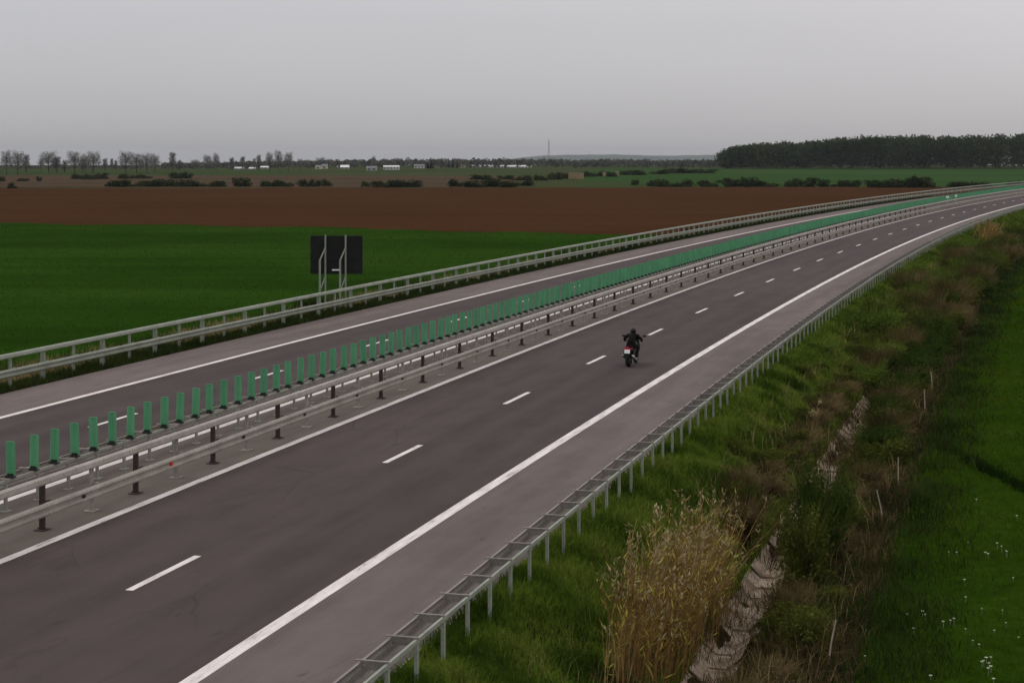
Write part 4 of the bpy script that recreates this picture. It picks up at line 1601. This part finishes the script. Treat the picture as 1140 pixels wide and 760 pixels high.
for i, n_ in enumerate(names):
    r_ = RA_.get(n_, RA_.get(n_[:-1] + 'l', .06))
    me.skin_vertices[0].data[i].radius = (r_, r_)
    me.skin_vertices[0].data[i].use_root = (n_ == 'pelvis')
md2 = rider.modifiers.new('Subsurf', 'SUBSURF')
md2.levels = md2.render_levels = 2
md.use_smooth_shade = True
tag(rider, 'rider in black leathers and a black helmet sitting on the motorcycle, hands on the bars', 'person')
m = MB().ball((0, .21, 1.475), (.13, .155, .15), 18, 12)
m.box((.17, .12, .09), Matrix.Translation((0, .30, 1.39)), .9)
hel = m.build('helmet', M['bike_black'], rider, True)
m = MB().ball((0, .26, 1.48), (.117, .118, .062), 16, 8)
m.build('visor', M['visor'], hel, True)
for sx in (-1, 1):
    m = MB().ball((sx * .375, .20, 1.055), (.04, .055, .028), 10, 6)
    for k in range(4):
        y0_, L_ = .235 - .026 * k, (.085, .095, .09, .075)[k]
        xx = sx * (.335 + .026 * k)
        yc = .245 - .02 * k
        m.tube([(xx, yc - .03, 1.06), (xx, yc + .02, 1.07), (xx, yc + .045, 1.045), (xx, yc + .035, 1.045 - L_ * .35), (xx, yc + .01, 1.045 - L_ * .42)], [.012, .012, .011, .010, .008], 6)
    m.tube([(sx * .34, .19, 1.05), (sx * .315, .21, 1.025), (sx * .305, .235, 1.01)], [.013, .011, .008], 6)
    m.build('glove', M['leather'], rider, True)
    m = MB()
    m.loft([[(sx * .20 + x * w_, y, .345 + z) for x, z in ((-1, 0), (-.9, hh_), (.9, hh_), (1, 0))] for y, w_, hh_ in ((-.17, .045, .12), (-.1, .055, .14), (.05, .05, .08), (.16, .035, .05))])
    m.build('boot', M['leather'], rider, True)

# ------------------------------------------------------------------ air, sky, light, camera
m = MB().box((16000, 13500, 122), Matrix.Translation((0, 6050, -19)))
hz = m.build('haze', M['mast'])
hz.data.materials.clear()
hm_ = bpy.data.materials.new('haze_air')
hm_.use_nodes = True
hm_.node_tree.nodes.clear()
ho = hm_.node_tree.nodes.new('ShaderNodeOutputMaterial')
hv_ = hm_.node_tree.nodes.new('ShaderNodeVolumePrincipled')
hv_.inputs['Color'].default_value = (.74, .79, .86, 1)
hv_.inputs['Density'].default_value = 4.2e-5
hm_.node_tree.links.new(hv_.outputs[0], ho.inputs['Volume'])
hz.data.materials.append(hm_)
hz['kind'] = 'stuff'
hz['label'] = 'thin pale haze lying over the plain'

wld = bpy.data.worlds.new('World')
scene.world = wld
wld.use_nodes = True
nt = wld.node_tree
nt.nodes.clear()
wo = nt.nodes.new('ShaderNodeOutputWorld')
SUN_EL, SUN_AZ = R(52), R(-75)
sky = nt.nodes.new('ShaderNodeTexSky')
sky.sky_type = 'NISHITA'
sky.sun_disc = False
sky.sun_elevation = SUN_EL
sky.sun_rotation = SUN_AZ
b1 = nt.nodes.new('ShaderNodeBackground')
b1.inputs['Strength'].default_value = .05  # kept low: the cloud deck gives most of the light
hs = nt.nodes.new('ShaderNodeHueSaturation')
hs.inputs['Saturation'].default_value = .15
nt.links.new(sky.outputs[0], hs.inputs['Color'])
nt.links.new(hs.outputs[0], b1.inputs['Color'])
tc = nt.nodes.new('ShaderNodeTexCoord')
sx = nt.nodes.new('ShaderNodeSeparateXYZ')
nt.links.new(tc.outputs['Generated'], sx.inputs[0])
rp_ = nt.nodes.new('ShaderNodeValToRGB')
els = rp_.color_ramp.elements
els[0].position, els[0].color = 0., (.214, .211, .221, 1)
els[1].position, els[1].color = .09, (.315, .307, .323, 1)
e = els.new(.35)
e.color = (.58, .57, .57, 1)
e = els.new(1.)
e.color = (.74, .725, .71, 1)
nt.links.new(sx.outputs['Z'], rp_.inputs['Fac'])
# warm and brighter to the right, cooler to the left, with soft cloud mottling
mr = nt.nodes.new('ShaderNodeMapRange')
mr.inputs[1].default_value, mr.inputs[2].default_value = -.32, .32
nt.links.new(sx.outputs['X'], mr.inputs[0])
r2 = nt.nodes.new('ShaderNodeValToRGB')
r2.color_ramp.elements[0].color = (.795, .798, .845, 1)
r2.color_ramp.elements[1].color = (1.27, 1.225, 1.215, 1)
nt.links.new(mr.outputs[0], r2.inputs['Fac'])
nz = nt.nodes.new('ShaderNodeTexNoise')
nz.inputs['Scale'].default_value = 2.2
nz.inputs['Detail'].default_value = 4
mp = nt.nodes.new('ShaderNodeMapping')
mp.inputs['Scale'].default_value = (1, 1, 3.5)
nt.links.new(tc.outputs['Generated'], mp.inputs[0])
nt.links.new(mp.outputs[0], nz.inputs['Vector'])
r3 = nt.nodes.new('ShaderNodeValToRGB')
r3.color_ramp.elements[0].position, r3.color_ramp.elements[0].color = .3, (.945, .945, .95, 1)
r3.color_ramp.elements[1].position, r3.color_ramp.elements[1].color = .7, (1.055, 1.055, 1.05, 1)
nt.links.new(nz.outputs['Fac'], r3.inputs['Fac'])


def mul(a, b_):
    q = nt.nodes.new('ShaderNodeMix')
    q.data_type = 'RGBA'
    q.blend_type = 'MULTIPLY'
    q.inputs[0].default_value = 1
    nt.links.new(a, q.inputs[6])
    nt.links.new(b_, q.inputs[7])
    return q.outputs[2]


b2 = nt.nodes.new('ShaderNodeBackground')
b2.inputs['Strength'].default_value = 1.
nt.links.new(mul(mul(rp_.outputs[0], r2.outputs[0]), r3.outputs[0]), b2.inputs['Color'])
ad = nt.nodes.new('ShaderNodeAddShader')
nt.links.new(b1.outputs[0], ad.inputs[0])
nt.links.new(b2.outputs[0], ad.inputs[1])
nt.links.new(ad.outputs[0], wo.inputs['Surface'])

sl = bpy.data.lights.new('sun', 'SUN')
sl.energy = .7
sl.angle = R(25)
sl.color = (1., .96, .91)
so = bpy.data.objects.new('sun', sl)
COL.objects.link(so)
so.rotation_euler = (math.pi / 2 - SUN_EL, 0, math.pi - SUN_AZ)

cam = bpy.data.cameras.new('camera')
cam.sensor_width = 36
cam.lens = F / 1140 * 36
cam.shift_y = -(380 - HZ) / 1140
cam.clip_start = .5
cam.clip_end = 30000
co = bpy.data.objects.new('camera', cam)
COL.objects.link(co)
co.location = (0, 0, H)
co.rotation_euler = (math.pi / 2, 0, 0)
scene.camera = co

scene.view_settings.view_transform = 'Standard'
scene.view_settings.look = 'None'
scene.view_settings.exposure = 0
scene.view_settings.gamma = 1
scene.view_settings.use_curve_mapping = False
scene.cycles.max_bounces = 5
scene.cycles.diffuse_bounces = 3
scene.cycles.transmission_bounces = 3
scene.cycles.volume_bounces = 0
scene.cycles.use_denoising = True
